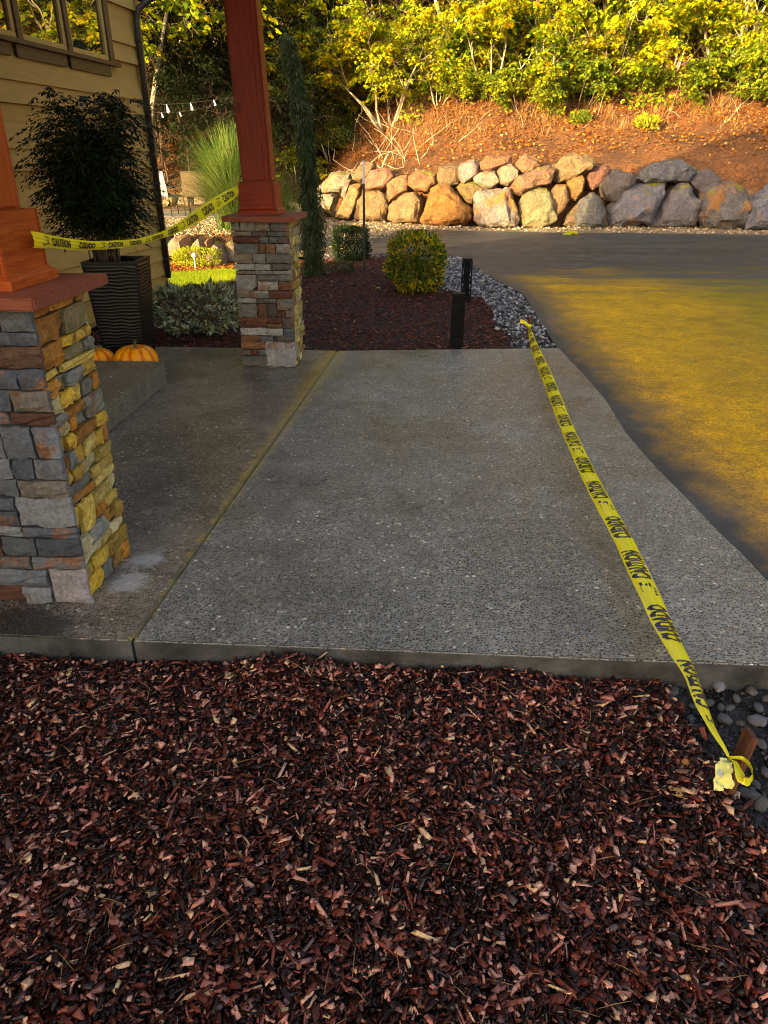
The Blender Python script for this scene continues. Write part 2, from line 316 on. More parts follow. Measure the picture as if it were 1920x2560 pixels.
def basis(d, nrm):
    """x axis = d, z axis ~ nrm"""
    d = d / np.linalg.norm(d, axis=1, keepdims=True); z = nrm - (nrm * d).sum(1, keepdims=True) * d
    z = z / (np.linalg.norm(z, axis=1, keepdims=True) + 1e-9); y = np.cross(z, d)
    return np.stack([d, y, z], axis=2)
def rndrot(n, tilt, rs=RS):
    a = rs.uniform(0, 2 * math.pi, n); d = np.stack([np.cos(a), np.sin(a), rs.normal(0, tilt, n)], 1)
    nn = np.stack([rs.normal(0, tilt, n), rs.normal(0, tilt, n), np.ones(n)], 1); return basis(d, nn)
LEAF5 = ([(0, 0, 0), (.05, -.32, -.03), (.42, -.50, -.10), (.50, -.20, 0), (.80, -.30, -.10), (1.05, 0, -.16), (.80, .30, -.10), (.50, .20, 0), (.42, .50, -.10), (.05, .32, -.03), (.45, 0, .05)],
         [(10, i, i % 9 + 1) for i in range(1, 10)] )
LEAF5 = (LEAF5[0], [(10, i, i + 1) for i in range(1, 9)] + [(10, 9, 0), (10, 0, 1)])
LEAF2 = ([(0, 0, 0), (.45, -.22, -.03), (1, 0, -.12), (.45, .22, -.03)], [(0, 1, 2), (0, 2, 3)])
LEAFN = ([(0, 0, 0), (.4, -.09, 0), (1, 0, -.15), (.4, .09, 0)], [(0, 1, 2), (0, 2, 3)])
BLADE = ([(-.5, 0, 0), (.5, 0, 0), (0, 0, 1)], [(0, 1, 2)])
def box(V, Fc, x0, x1, y0, y1, z0, z1):
    i = len(V); V += [(x0, y0, z0), (x1, y0, z0), (x1, y1, z0), (x0, y1, z0), (x0, y0, z1), (x1, y0, z1), (x1, y1, z1), (x0, y1, z1)]
    Fc += [(i, i + 3, i + 2, i + 1), (i + 4, i + 5, i + 6, i + 7), (i, i + 1, i + 5, i + 4), (i + 1, i + 2, i + 6, i + 5), (i + 2, i + 3, i + 7, i + 6), (i + 3, i, i + 4, i + 7)]
def boxobj(name, dims, mat, parent=None, bev=.004, seg=2):
    V, Fc = [], []; box(V, Fc, *dims); o = meshobj(name, V, Fc, mat, parent)
    if bev:
        bm = bmesh.new(); bm.from_mesh(o.data); bmesh.ops.bevel(bm, geom=bm.edges[:], offset=bev, segments=seg, affect='EDGES'); bm.to_mesh(o.data); bm.free()
    return o
def tube(pts, rad, seg=6):
    """tapered tube -> V, tri F"""
    pts = [Vector(p) for p in pts]; V, T = [], []; n = len(pts)
    for i, p in enumerate(pts):
        t = (pts[min(i + 1, n - 1)] - pts[max(i - 1, 0)]).normalized(); a = t.orthogonal().normalized()
        if i: a = (pa - t * pa.dot(t)).normalized()
        pa = a; b_ = t.cross(a); r = rad[i] if hasattr(rad, '__len__') else rad
        for k in range(seg):
            th = 2 * math.pi * k / seg; V.append(p + (a * math.cos(th) + b_ * math.sin(th)) * r)
    for i in range(n - 1):
        for k in range(seg):
            k2 = (k + 1) % seg; A, B, C_, D = i * seg + k, i * seg + k2, (i + 1) * seg + k2, (i + 1) * seg + k
            T += [(A, B, C_), (A, C_, D)]
    for k in range(1, seg - 1): T += [(0, k + 1, k), ((n - 1) * seg, (n - 1) * seg + k, (n - 1) * seg + k + 1)]
    return np.array([tuple(v) for v in V]), np.array(T)
def tubes(name, list_, mat, parent=None, seg=6):
    ps = []
    for pts, rad in list_:
        V, T = tube(pts, rad, seg); ps.append((V, T, np.zeros(len(T))))
    V, T, r = join(ps); return trimesh(name, V, T, r, [mat], parent, smooth=True)
def inpoly(x, y, poly):
    x = np.asarray(x); y = np.asarray(y); c = np.zeros(x.shape, bool); n = len(poly)
    for i in range(n):
        x1, y1 = poly[i][:2]; x2, y2 = poly[(i + 1) % n][:2]
        k = ((y1 > y) != (y2 > y)) & (x < (x2 - x1) * (y - y1) / (y2 - y1 + 1e-12) + x1); c ^= k
    return c
def polysheet(name, poly, z, mat, parent=None, kind='structure', thick=0, bev=0., side=None):
    bm = bmesh.new(); vs = [bm.verts.new((p[0], p[1], z)) for p in poly]; f = bm.faces.new(vs)
    if f.normal.z < 0: f.normal_flip()
    if thick:
        r = bmesh.ops.extrude_face_region(bm, geom=[f]); top = [g for g in r['geom'] if isinstance(g, bmesh.types.BMFace)][0]
        for v_ in f.verts: v_.co.z = z - thick
        bmesh.ops.recalc_face_normals(bm, faces=bm.faces[:])
        if bev:
            bmesh.ops.bevel(bm, geom=[e for e in bm.edges if all(abs(v_.co.z - z) < 1e-5 for v_ in e.verts)], offset=bev, segments=3, affect='EDGES')
        if side is not None:
            for q in bm.faces: q.material_index = 1 if abs(q.normal.z) < .5 else 0
    bmesh.ops.triangulate(bm, faces=bm.faces[:])
    me = bpy.data.meshes.new(name); bm.to_mesh(me); bm.free(); me.materials.append(mat)
    if side is not None: me.materials.append(side)
    o = link(bpy.data.objects.new(name, me), parent)
    if kind: o['kind'] = kind
    return o

# ---------------------------------------------------------------- terrain
WX = [-40, -7, -5.6, -4.6, -3.87, -2.8, -1.25, 0, 1.5, 2.6, 4.6, 6.8, 8.3, 12, 20, 40]
WY = [21, 20.3, 21.3, 25, 26, 22.7, 21.5, 20.6, 20.15, 20.0, 20.4, 20.4, 19.8, 18.6, 15, 8]
def yw(x): return np.interp(x, WX, WY)
def hz(x, y):
    x = np.asarray(x, float); y = np.asarray(y, float); d = y - yw(x) - .75
    zt = np.interp(x, [-7, -4, -1, 2, 8], [.65, .75, .95, 1.25, 1.4])
    up = zt * np.clip(d / .5, 0, 1) ** .7 + .30 * np.clip(d - .3, 0, 3) + .52 * np.clip(d - 3.3, 0, 40) + .05 * np.clip(d - 43, 0, 60)
    bumps = .12 * np.sin(x * .9 + y * .5) * np.sin(y * .8 - x * .3) + .06 * np.sin(x * 2.7 + 1) * np.sin(y * 2.3)
    z = np.where(d > 0, up + bumps * np.clip(d / 2, 0, 1), 0.)
    ter = .38 * np.clip((y - 13.12) / .2, 0, 1) * np.clip((-2.9 - x) / .5, 0, 1) * np.clip((25.6 - y) / 3, 0, 1)
    return np.where(d > 0, np.maximum(z, ter), ter)
def sheet(name, xs, ys, zf, mat, kind='structure'):
    X, Yg = np.meshgrid(xs, ys); Z = zf(X, Yg); V = np.stack([X, Yg, Z], 2).reshape(-1, 3); nx = len(xs)
    i = np.arange(len(ys) - 1)[:, None] * nx + np.arange(nx - 1)[None]; i = i.ravel()
    T = np.concatenate([np.stack([i, i + 1, i + nx + 1], 1), np.stack([i, i + nx + 1, i + nx], 1)])
    o = trimesh(name, V, T, None, [mat], smooth=True); o['kind'] = kind; return o
def ticks(a, b, s): return np.arange(a, b + s * .5, s)
gx = np.concatenate([ticks(-250, -20, 23)[:-1], ticks(-20, 20, 1.), ticks(20, 250, 23)[1:]])
gy = np.concatenate([ticks(-150, -6, 16)[:-1], ticks(-6, 22, 1.), ticks(22, 300, 23)[1:]])
sheet('ground', gx, gy, lambda x, y: x * 0 - .17, M['soil'])
hxs = np.concatenate([ticks(-120, -14, 6)[:-1], ticks(-14, 18, .28), ticks(18, 140, 6)[1:]])
hys = np.concatenate([ticks(7, 13, 1)[:-1], ticks(13, 34, .25), ticks(34, 100, 2.5)[1:], ticks(100, 260, 20)[1:]])
sheet('hillside', hxs, hys, lambda x, y: np.where((y - yw(x) - .75 > 0) | ((x < -3.3) & (y > 13.2)), hz(x, y), -.14), M['hill'])

# slab outlines from the photo
FL = [P(0, 1587), P(347, 1607), P(960, 1621), P(1400, 1649), P(1920, 1656)]
Jn, Jf = Vector((-1.035, 2.07, 0)), P(843, 878)
yf = 2.075
right = [P(x, y) for x, y in [(1398, 870), (1469, 945), (1515, 999), (1565, 1080), (1639, 1165), (1724, 1250), (1801, 1331), (1859, 1385), (1920, 1450)]]
Rf = Vector((1.62, yf, 0))
walk_poly = [Vector((Jn.x + .006, yf, 0)), Vector((-.13, yf, 0)), Vector((.6, yf - .005, 0)), Rf] + right[::-1] + [P(1122, 873), Vector((Jf.x + .006, Jf.y + .02, 0))]
porch_poly = [Vector((-6.0, yf + .02, 0)), Vector((Jn.x - .006, yf, 0)), Vector((Jf.x - .006, Jf.y + .02, 0)), P(600, 870), Vector((-2.6, 6.56, 0)), Vector((-3.75, 6.58, 0)), Vector((-4.4, yf + .02, 0))]
porch_poly = [Vector((-4.7, yf + .02, 0)), Vector((Jn.x - .006, yf, 0)), Vector((Jf.x - .006, Jf.y + .02, 0)), P(600, 870), Vector((-3.78, 6.56, 0))]
polysheet('walkway', walk_poly, 0, M['walk'], thick=.2, bev=.006, side=M['concrete_face'])
polysheet('porch_slab', porch_poly, 0, M['porch'], thick=.2, bev=.006, side=M['concrete_face'])
polysheet('joint_strip', [(Jn.x - .0055, yf + .03), (Jn.x + .0055, yf + .03), (Jf.x + .0055, Jf.y), (Jf.x - .0055, Jf.y)], -.004, M['joint'], thick=.1)
# driveway, with distance from its near edge kept on the mesh
EDGE = [Vector((1.7, -3, 0)), Vector((1.6, 1.2, 0))] + right[::-1] + [P(1350, 800), P(1335, 769), P(1308, 731), P(1238, 696), P(1184, 661), P(1150, 638), P(1050, 632), P(918, 634), Vector((-1.6, 14.2, 0))]
E2 = np.array([(p.x, p.y) for p in EDGE])
def edist(x, y):
    best = np.full(x.shape, 1e9)
    for a, b_ in zip(E2[:-1], E2[1:]):
        ab = b_ - a; t = np.clip(((x - a[0]) * ab[0] + (y - a[1]) * ab[1]) / (ab @ ab), 0, 1)
        best = np.minimum(best, np.hypot(x - a[0] - t * ab[0], y - a[1] - t * ab[1]))
    return best
far = [P(918, 597, 0), P(1004, 571), P(1098, 573), P(1250, 577), P(1400, 579), P(1650, 581), P(1920, 585), Vector((12, 17.6, 0)), Vector((20, 14.6, 0)), Vector((20, -3, 0))]
DP = [(p.x, p.y) for p in EDGE] + [(p.x, p.y) for p in far]
bm = bmesh.new(); vs = [bm.verts.new((x, y, -.022)) for x, y in DP]; bm.faces.new(vs)
bmesh.ops.triangulate(bm, faces=bm.faces[:])
xs0 = [-1, 0] + list(ticks(.6, 6, .2)) + [7, 8, 10, 12, 16]; ys0 = list(ticks(-2, 19, .5))
for xx in xs0: bmesh.ops.bisect_plane(bm, geom=bm.verts[:] + bm.edges[:] + bm.faces[:], plane_co=(xx, 0, 0), plane_no=(1, 0, 0))
for yy in ys0: bmesh.ops.bisect_plane(bm, geom=bm.verts[:] + bm.edges[:] + bm.faces[:], plane_co=(0, yy, 0), plane_no=(0, 1, 0))
bmesh.ops.recalc_face_normals(bm, faces=bm.faces[:])
if sum(f.normal.z for f in bm.faces) < 0: bmesh.ops.reverse_faces(bm, faces=bm.faces[:])
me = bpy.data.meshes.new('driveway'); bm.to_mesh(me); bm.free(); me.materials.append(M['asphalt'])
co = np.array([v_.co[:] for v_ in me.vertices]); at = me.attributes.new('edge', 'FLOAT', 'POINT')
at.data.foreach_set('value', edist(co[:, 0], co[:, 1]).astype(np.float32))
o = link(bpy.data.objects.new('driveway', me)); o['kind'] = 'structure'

# beds
BEDS = [P(x, y, -.04) for x, y in [(808, 650), (964, 646), (1060, 655), (1107, 673), (1100, 719), (1204, 746), (1235, 781), (1238, 816), (1273, 835), (1281, 872)]]
bed_poly = [(-3.3, 9.9), (-2.6, 11.0), (-2.4, 13.0)] + [(p.x, p.y) for p in BEDS] + [(.8, 6.55), (-3.6, 6.4)]
def bedz(x, y): return -.05 + .012 * np.sin(x * 3 + 1) * np.sin(y * 2.3) + .05 * np.clip((y - 8) / 5, 0, 1)
bx_, by_ = np.meshgrid(ticks(-3.8, 1.6, .12), ticks(6.4, 14, .12))
sheet('mulch_bed', ticks(-3.75, 1.35, .15), ticks(6.45, 12.9, .15), lambda x, y: np.where(inpoly(x, y, bed_poly), bedz(x, y) - .012, -.14), M['mulch_base'])
FM = [(.86, 2.2), (.84, 2.12), (.85, 1.89), (.88, 1.64), (.90, 1.45), (.93, 1.33), (.98, 1.0), (1.0, .5)]
def fmx(y): return np.interp(y, [p[1] for p in FM][::-1], [p[0] for p in FM][::-1])
def mz(x, y):
    b = .062 * np.exp(-((x + .42) / .20) ** 2 - ((y - 2.02) / .16) ** 2) + .028 * np.exp(-((x - .15) / .4) ** 2 - ((y - 2.0) / .15) ** 2)
    return -.090 + b + .010 * np.sin(x * 7 + y * 3) * np.sin(y * 6 + 1) + .008 * np.sin(x * 15) * np.sin(y * 13 + 2) + .02 * np.clip((1.7 - y), 0, 1)
sheet('front_mulch_bed', ticks(-1.9, 1.06, .06), ticks(.3, 2.16, .06), lambda x, y: np.where(x < fmx(y) + .02, mz(x, y) - .018, -.15), M['mulch_base'])
sheet('dirt_strip', ticks(.75, 2.4, .05), ticks(.3, 2.16, .05), lambda x, y: -.115 + .012 * np.sin(x * 23) * np.sin(y * 19) + .01 * np.sin(x * 41 + y * 17), M['soil'])
COB = [P(x, y, -.02) for x, y in [(1281, 872), (1273, 835), (1238, 816), (1235, 781), (1204, 746), (1100, 719), (1107, 673), (1060, 655), (964, 646), (808, 650)]]
cob_poly = [(p.x, p.y) for p in COB] + [(-1.97, 13.97), (-1.0, 14.0), (.52, 13.88), (.7, 12.6), (.94, 11.04), (1.19, 9.82), (1.21, 8.74), (1.18, 6.74)]
sheet('cobble_strip', ticks(-2.1, 1.4, .1), ticks(6.6, 14.3, .1), lambda x, y: np.where(inpoly(x, y, bed_poly), -.15, -.045), M['soil'])
grav_poly = [(-3.6, 13.2), (-1.97, 13.9), (-1.5, 14.3)] + [(p.x, p.y) for p in far[:7]] + [(9, 22), (-5, 27)]
polysheet('gravel_apron', [(-3.3, 13.4), (-1.6, 13.95), (-1.45, 15.5), (-.8, 19.4), (3, 18.9), (8, 18.4), (16, 16), (16, 23), (0, 23), (-4.5, 28), (-6, 26), (-3.4, 16)], -.026, M['gravel'])

# ---------------------------------------------------------------- bark mulch
def shard(seed, n=1):
    r = np.random.RandomState(seed)
    V = np.array([(-.5, -.22, -.1), (.38, -.28, -.1), (.5, .18, -.08), (-.42, .26, -.1), (-.38, -.16, .12), (.3, -.2, .1), (.42, .1, .14), (-.3, .2, .1)]) + r.normal(0, .06, (8, 3))
    T = [(0, 3, 2), (0, 2, 1), (4, 5, 6), (4, 6, 7), (0, 1, 5), (0, 5, 4), (1, 2, 6), (1, 6, 5), (2, 3, 7), (2, 7, 6), (3, 0, 4), (3, 4, 7)]
    return V, np.array(T)
def shard8(seed):
    r = np.random.RandomState(seed)
    V = np.array([(-.5, 0, 0), (.5, 0, 0), (0, -.3, 0), (.05, .3, 0), (0, 0, .16), (0, 0, -.12)]) + r.normal(0, .05, (6, 3))
    T = [(0, 2, 4), (2, 1, 4), (1, 3, 4), (3, 0, 4), (2, 0, 5), (1, 2, 5), (3, 1, 5), (0, 3, 5)]; return V, np.array(T)
def chipfield(name, n, xr, yr, keep, zf, size, mats, tmpl, tilt, lift, long_=.5, zspread=.012, rs=RS):
    x = rs.uniform(*xr, n); y = rs.uniform(*yr, n); k = keep(x, y); x, y = x[k], y[k]; n = len(x); parts = []
    which = rs.randint(0, 6, n)
    for t in range(6):
        s = which == t; q = s.sum(); tv, tf = tmpl(100 + t)
        L = size * np.exp(rs.normal(0, .40, q)); W = L * rs.uniform(.5, 1.3, q); lo = rs.rand(q) < long_
        L = np.minimum(np.where(lo, L * rs.uniform(1.2, 2.6, q), L), size * 4.2); W = np.minimum(W, size * 2); W = np.where(lo, W * .6, W)
        S = np.stack([L, W, np.minimum(L, W) * rs.uniform(.5, 1.3, q) + .001], 1)
        z = zf(x[s], y[s]) + lift + rs.uniform(-zspread, zspread, q)
        parts.append(scatter(tv, tf, rndrot(q, tilt, rs), np.stack([x[s], y[s], z], 1), S, rs.rand(q)))
    V, T, r = join(parts); o = trimesh(name, V, T, r, mats); o['kind'] = 'stuff'; return o
chipfield('bark_mulch', 70000, (-1.75, 1.02), (.55, 2.10), lambda x, y: (x < fmx(y) + RS.normal(0, .025, len(x))) & (abs(x) < .25 + y * .85) & (y < 2.065), mz, .0182, [M['chips']], shard, .36, 0, .24)
o = bpy.data.objects['bark_mulch']; tag(o, 'reddish brown bark chips covering the bed in front of the walkway edge', 'bark mulch')
chipfield('bark_mulch', 52000, (-3.6, 1.1), (6.6, 13.6), lambda x, y: inpoly(x, y, bed_poly) & (y > 6.62 + .02 * x), bedz, .026, [M['chips_far']], shard8, .3, 0, .35)
tag(bpy.data.objects['bark_mulch.001'], 'dark red bark chips in the planting bed behind the walkway', 'bark mulch')
# straws and pale splinters lying on the mulch
n = 130; x = RS.uniform(-1.2, .85, n); y = RS.uniform(.75, 2.0, n); a = RS.uniform(0, 6.28, n); L = RS.uniform(.03, .09, n)
ps = []
for i in range(n):
    p0 = Vector((x[i], y[i], mz(x[i], y[i]) + .012)); d = Vector((math.cos(a[i]), math.sin(a[i]), RS.uniform(-.1, .3))) * L[i]
    V, T = tube([p0, p0 + d * .5 + Vector((0, 0, .004)), p0 + d], [.0008, .0012, .0005], 4); ps.append((V, T, np.full(len(T), RS.uniform(.5, 1))))
V, T, r = join(ps); o = trimesh('dry_straw', V, T, r, [M['straw']]); tag(o, 'pale dry straws scattered over the front bark mulch', 'straw', kind='stuff')

# pebbles
def pebble(seed, sub=1):
    bm = bmesh.new(); bmesh.ops.create_icosphere(bm, subdivisions=sub, radius=.5); r = np.random.RandomState(seed)
    V = np.array([v_.co[:] for v_ in bm.verts]) * np.array([1, .75, .55]) + r.normal(0, .03, (len(bm.verts), 3)); T = np.array([[v_.index for v_ in f.verts] for f in bm.faces]); bm.free(); return V, T
def pebfield(name, n, xr, yr, keep, z, size, mats, label, cat, rs=RS):
    x = rs.uniform(*xr, n); y = rs.uniform(*yr, n); k = keep(x, y); x, y = x[k], y[k]; parts = []; n = len(x); which = rs.randint(0, 3, n)
    for t in range(3):
        s = which == t; q = s.sum(); tv, tf = pebble(t); L = size * np.exp(rs.normal(0, .3, q))
        zz = z(x[s], y[s]) if callable(z) else z
        parts.append(scatter(tv, tf, rndrot(q, .25, rs), np.stack([x[s], y[s], zz + rs.uniform(-.2, .35, q) * L], 1), np.stack([L, L, L], 1), rs.rand(q)))
    V, T, r = join(parts); o = trimesh(name, V, T, r, mats, smooth=True); return tag(o, label, cat, kind='stuff')
pebfield('cobble_gravel', 19000, (-2.1, 1.3), (6.7, 14.1), lambda x, y: inpoly(x, y, cob_poly) & (RS.rand(len(x)) < np.clip((y - 6.2) / 2.0, .3, 1)), -.03, .034, [M['pebble']], 'grey river cobbles between the bark bed and the driveway', 'gravel')
pebfield('pea_gravel', 9000, (-4.2, 12), (13.6, 23), lambda x, y: (y > np.interp(x, [-4, -1.5, -.7, 3, 8, 12], [13.6, 15.0, 19.6, 19.1, 18.6, 17.7])) & (y < yw(x) + .2) , -.015, .05, [M['pebble_t']], 'tan pea gravel between the driveway and the boulder wall', 'gravel')
STN = [(1550, 1490, 62, (.34, .35, .37)), (1473, 1720, 52, (.10, .095, .09)), (1640, 0, 0, 0)]
stones = [(1797, 1710, 44, 1.5, .36), (1683, 1725, 36, .85, .13), (1679, 1743, 26, .8, .12), (1843, 1741, 27, .8, .16), (1881, 1723, 31, .8, .18), (1897, 1764, 32, .8, .15), (1826, 1764, 25, .9, .14), (1803, 1762, 24, .9, .14),
          (1894, 1798, 44, .9, .2), (1774, 1752, 30, .8, .12), (1726, 1797, 30, .7, .1), (1812, 1793, 36, 1.1, .15), (1733, 1760, 20, .8, .08), (1585, 1706, 36, .7, .11), (1852, 1802, 22, 1.1, .09), (1853, 1875, 28, .8, .12), (1905, 1855, 30, .9, .14),
          (1862, 1975, 34, 1.1, .10), (1886, 1985, 38, .9, .13), (1905, 2005, 44, .9, .16), (1845, 2015, 32, .9, .09), (1892, 1955, 26, .8, .1), (1915, 1925, 30, .9, .12), (1700, 1690, 20, .8, .1), (1750, 1700, 22, .8, .09), (1648, 1735, 22, .9, .07), (1868, 1700, 22, .8, .1), (1905, 1680, 26, .8, .13), (1640, 1706, 20, .8, .08), (1908, 2080, 36, .9, .15), (1915, 1740, 24, .9, .12), (1700, 1850, 20, .8, .07), (1740, 1870, 18, .8, .08)]
ds = bpy.data.objects['dirt_strip']; pm = []
for t in range(4):
    V, T = pebble(20 + t, 2); V += np.array([[mnoise.noise(Vector(v_) * 2.2 + Vector((t * 5, 0, 0))) * .09] * 3 for v_ in V]) * V * 2
    q = trimesh('river_stone', V, T, None, [M['stone']], ds, smooth=True); pm.append(q.data); bpy.data.objects.remove(q)
for i, (px, py, s, asp, g) in enumerate(stones):
    p = P(px, py, -.09); D = (p - Vector((0, 0, H))).dot(_f); sz = s / F * D * 1.15
    q = bpy.data.objects.new('river_stone', pm[i % 4]); link(q, ds); q.location = (p.x, p.y, -.105 + sz * .16)
    q.scale = (sz * (1 if asp < 1 else 1 / asp), sz * max(asp, .9), sz * .9); q.rotation_euler = (RS.uniform(-.2, .2), RS.uniform(-.2, .2), RS.uniform(-.4, .4) if asp > 1.2 else RS.uniform(0, 6.3))
    q.color = (g * .9, g * .89, g * RS.uniform(.82, .98), 1)
M['crumb'] = chipmat('soil_crumbs', [(0, (.006, .005, .005)), (.6, (.022, .019, .017)), (.9, (.05, .045, .04)), (1, (.14, .13, .12))], .7, 60)
pebfield('dirt_crumbs', 16000, (.80, 2.0), (.6, 2.07), lambda x, y: (x > fmx(y) - .03), lambda x, y: -.112 + 0 * x, .0125, [M['crumb']], 'crumbled black soil around the stones beside the walkway', 'soil')

# ---------------------------------------------------------------- stone columns with cedar posts
def stone_mesh(wd, ht, dp, seed, rough=1.):
    """a squared, slightly ragged face; x = along the wall, z = up, -y = outwards"""
    r = np.random.RandomState(seed); n = 4 if wd * ht < .012 else 5; V, T = [], []
    g = .0035
    us = np.linspace(-wd / 2 + g, wd / 2 - g, n); vs_ = np.linspace(-ht / 2 + g, ht / 2 - g, n)
    j = min(wd, ht) * .06 * rough; tilt = r.normal(0, .05), r.normal(0, .04)
    for a_, v_ in enumerate(vs_):
        for b2, u_ in enumerate(us):
            ex = a_ in (0, n - 1); ey = b2 in (0, n - 1)
            dd = -dp - r.normal(0, .0028 * rough) - u_ * tilt[0] - v_ * tilt[1]
            if ex or ey: dd += .005
            if ex and ey: dd += .003
            V.append((u_ + r.normal(0, j * (.5 if ey else 1)), dd, v_ + r.normal(0, j * (.5 if ex else 1))))
    for a_ in range(n - 1):
        for b2 in range(n - 1):
            i = a_ * n + b2; T += [(i, i + 1, i + n + 1), (i, i + n + 1, i + n)]
    ring = list(range(n)) + [n * k + n - 1 for k in range(1, n)] + [n * n - 1 - k for k in range(1, n)] + [n * k for k in range(n - 2, 0, -1)]
    base = len(V)
    for i in ring: V.append((V[i][0], .01, V[i][2]))
    m_ = len(ring)
    for k in range(m_):
        a_, b2 = ring[k], ring[(k + 1) % m_]; c_, d_ = base + k, base + (k + 1) % m_; T += [(a_, c_, d_), (a_, d_, b2)]
    return V, T
def split(w_, h_, rs):
    out = []
    def rec(x0, x1, z0, z1):
        w2, h2 = x1 - x0, z1 - z0
        if w2 <= .23 and h2 <= .125 and h2 < w2 * 1.3 and rs.rand() > .42 or (w2 < .26 and h2 < .05) or (w2 < .085 and h2 < .14): out.append((x0, x1, z0, z1)); return
        if w2 < .12 and h2 < .13: out.append((x0, x1, z0, z1)); return
        if (h2 > .15) or (h2 > w2 * .9 and h2 > .08) or (h2 > .085 and rs.rand() < .35):
            c = z0 + h2 * rs.uniform(.28, .72); rec(x0, x1, z0, c); rec(x0, x1, c, z1)
        elif w2 > .08:
            c = x0 + w2 * rs.uniform(.32, .68); rec(x0, c, z0, z1); rec(c, x1, z0, z1)
        else: out.append((x0, x1, z0, z1))
    z = 0
    while z < h_ - .001:
        hh = rs.choice([.032, .05, .09, .12, .15, .18]); hh = hh if z + hh < h_ - .03 else h_ - z
        if hh < .05:
            x = 0
            while x < w_ - .001:
                ww = rs.uniform(.12, .26); ww = ww if x + ww < w_ - .06 else w_ - x; out.append((x, x + ww, z, z + hh)); x += ww
        else: rec(0, w_, z, z + hh)
        z += hh
    return out
GREY = [(.13, .145, .17), (.19, .205, .225), (.10, .11, .13), (.27, .275, .28), (.18, .085, .04), (.12, .045, .022), (.22, .19, .15), (.34, .335, .33), (.14, .155, .16), (.11, .12, .14), (.20, .21, .22)]
GOLD_GLOW = [(.84, .48, .03), (.86, .55, .07), (.66, .38, .03), (.74, .48, .08), (.52, .29, .03), (.66, .25, .015), (.34, .26, .10), (.22, .20, .14), (.80, .55, .12), (.44, .17, .015), (.70, .45, .07), (.66, .52, .22), (.30, .28, .22), (.60, .24, .02), (.74, .60, .28)]  # yellow bounce light on the side faces, put into the stone colours
PALE = [(.36, .34, .27), (.27, .26, .21), (.19, .175, .14), (.20, .075, .028), (.15, .05, .022), (.25, .19, .12), (.42, .40, .33), (.15, .15, .13), (.27, .12, .04), (.13, .09, .06)]
def column(x1, y0, wd, dp, ht, label, seed, pal_front, pal_glow, special=None):
    cx, cy = x1 - wd / 2, y0 + dp / 2; rs = np.random.RandomState(seed)
    t = thing('stone_column', label, 'column', (cx, cy, 0))
    boxobj('mortar_core', (-wd / 2 + .022, wd / 2 - .022, -dp / 2 + .022, dp / 2 - .022, 0, ht - .002), M['mortar'], t, 0)
    for side, (L, off, ang, pal) in enumerate([(wd, dp / 2, 0, pal_front), (dp, wd / 2, math.pi / 2, pal_glow), (wd, dp / 2, math.pi, pal_glow), (dp, wd / 2, -math.pi / 2, pal_front)]):
        cells = split(L, ht, rs)
        if side == 0 and special:
            sw, sh, scol = special; zb = .0
            cells = [(a, b_, c + sh, d + sh) for a, b_, c, d in split(L, ht - sh, rs)] + [(a, b_, c, d) for a, b_, c, d in split(L - sw, sh, rs)] + [(L - sw, L, 0, sh)]
        for k, (a, b_, c, d) in enumerate(cells):
            g_ = .006 if side == 0 else (-.022 if side == 2 else -.026)
            a, b_ = (a - g_ if a < .001 else a), (b_ + g_ if b_ > L - .001 else b_)
            w2, h2 = b_ - a, d - c; dpt = rs.uniform(.010, .026) if side != 1 else rs.uniform(.008, .030)
            e0 = -.012 if a < .001 else 0; e1 = .012 if b_ > L - .001 else 0
            V, T = stone_mesh(w2, h2, dpt, rs.randint(1 << 30), 1.0 if side % 2 == 0 else 1.35)
            q = meshobj('stone', V, T, M['stone'], t); mx = (a + b_) / 2 - L / 2; mzz = (c + d) / 2
            ca, sa = math.cos(ang), math.sin(ang); yo = -(off - .022)
            q.location = (mx * ca - yo * sa, mx * sa + yo * ca, mzz); q.rotation_euler = (0, 0, ang)
            cc = pal[rs.randint(len(pal))]; f_ = rs.uniform(.75, 1.2); q.color = (cc[0] * f_, cc[1] * f_, cc[2] * f_, 1) if not (side == 0 and special and k == len(cells) - 1) else (*scol, 1)
    o = .057; V, Fc = [], []
    cap = boxobj('cap', (-wd / 2 - o, wd / 2 + o, -dp / 2 - o, dp / 2 + o, ht, ht + .040), M['capwood'], t, .005)
    return t, cx, cy
def post(cx, cy, z0, zt, label, dx=0., mu='cedar', mh='cedarh'):
    t = thing('cedar_post', label, 'post', (cx + dx, cy, z0)); s = .105; b1 = .142
    boxobj('shaft', (-s, s, -s, s, .0, zt - z0), M[mu], t, .004)
    for a in range(4):                                     # cladding boards leave a dark seam near each corner
        q = boxobj('face_board', (-s + .012, s - .034, -s - .014, -s - .001, .245, zt - z0 - .01), M[mu], t, .003); q.rotation_euler = (0, 0, a * math.pi / 2)
    for a in range(4):
        q = boxobj('base_board', (-b1 + (.0 if a % 2 == 0 else .001), b1 - .019, -b1, -b1 + .018, .002, .235 + .002 * (a % 2)), M[mh], t, .003); q.rotation_euler = (0, 0, a * math.pi / 2)
    boxobj('base_filler', (-b1 + .02, b1 - .02, -b1 + .02, b1 - .02, .01, .225), M[mh], t, 0)
    for a in range(4):
        q = meshobj('base_moulding', [(-b1 - .022, -b1 - .022, .001), (b1 + .022, -b1 - .022, .001), (b1, -b1 - .001, .001), (-b1, -b1 - .001, .001), (-b1 - .02, -b1 - .02, .03), (b1 + .02, -b1 - .02, .03), (b1, -b1 - .001, .045), (-b1, -b1 - .001, .045)],
                    [(0, 1, 5, 4), (4, 5, 6, 7), (1, 2, 6, 5), (3, 0, 4, 7), (0, 3, 2, 1), (2, 3, 7, 6)], M[mh], t); q.rotation_euler = (0, 0, a * math.pi / 2)
    return t
CH = 1.125
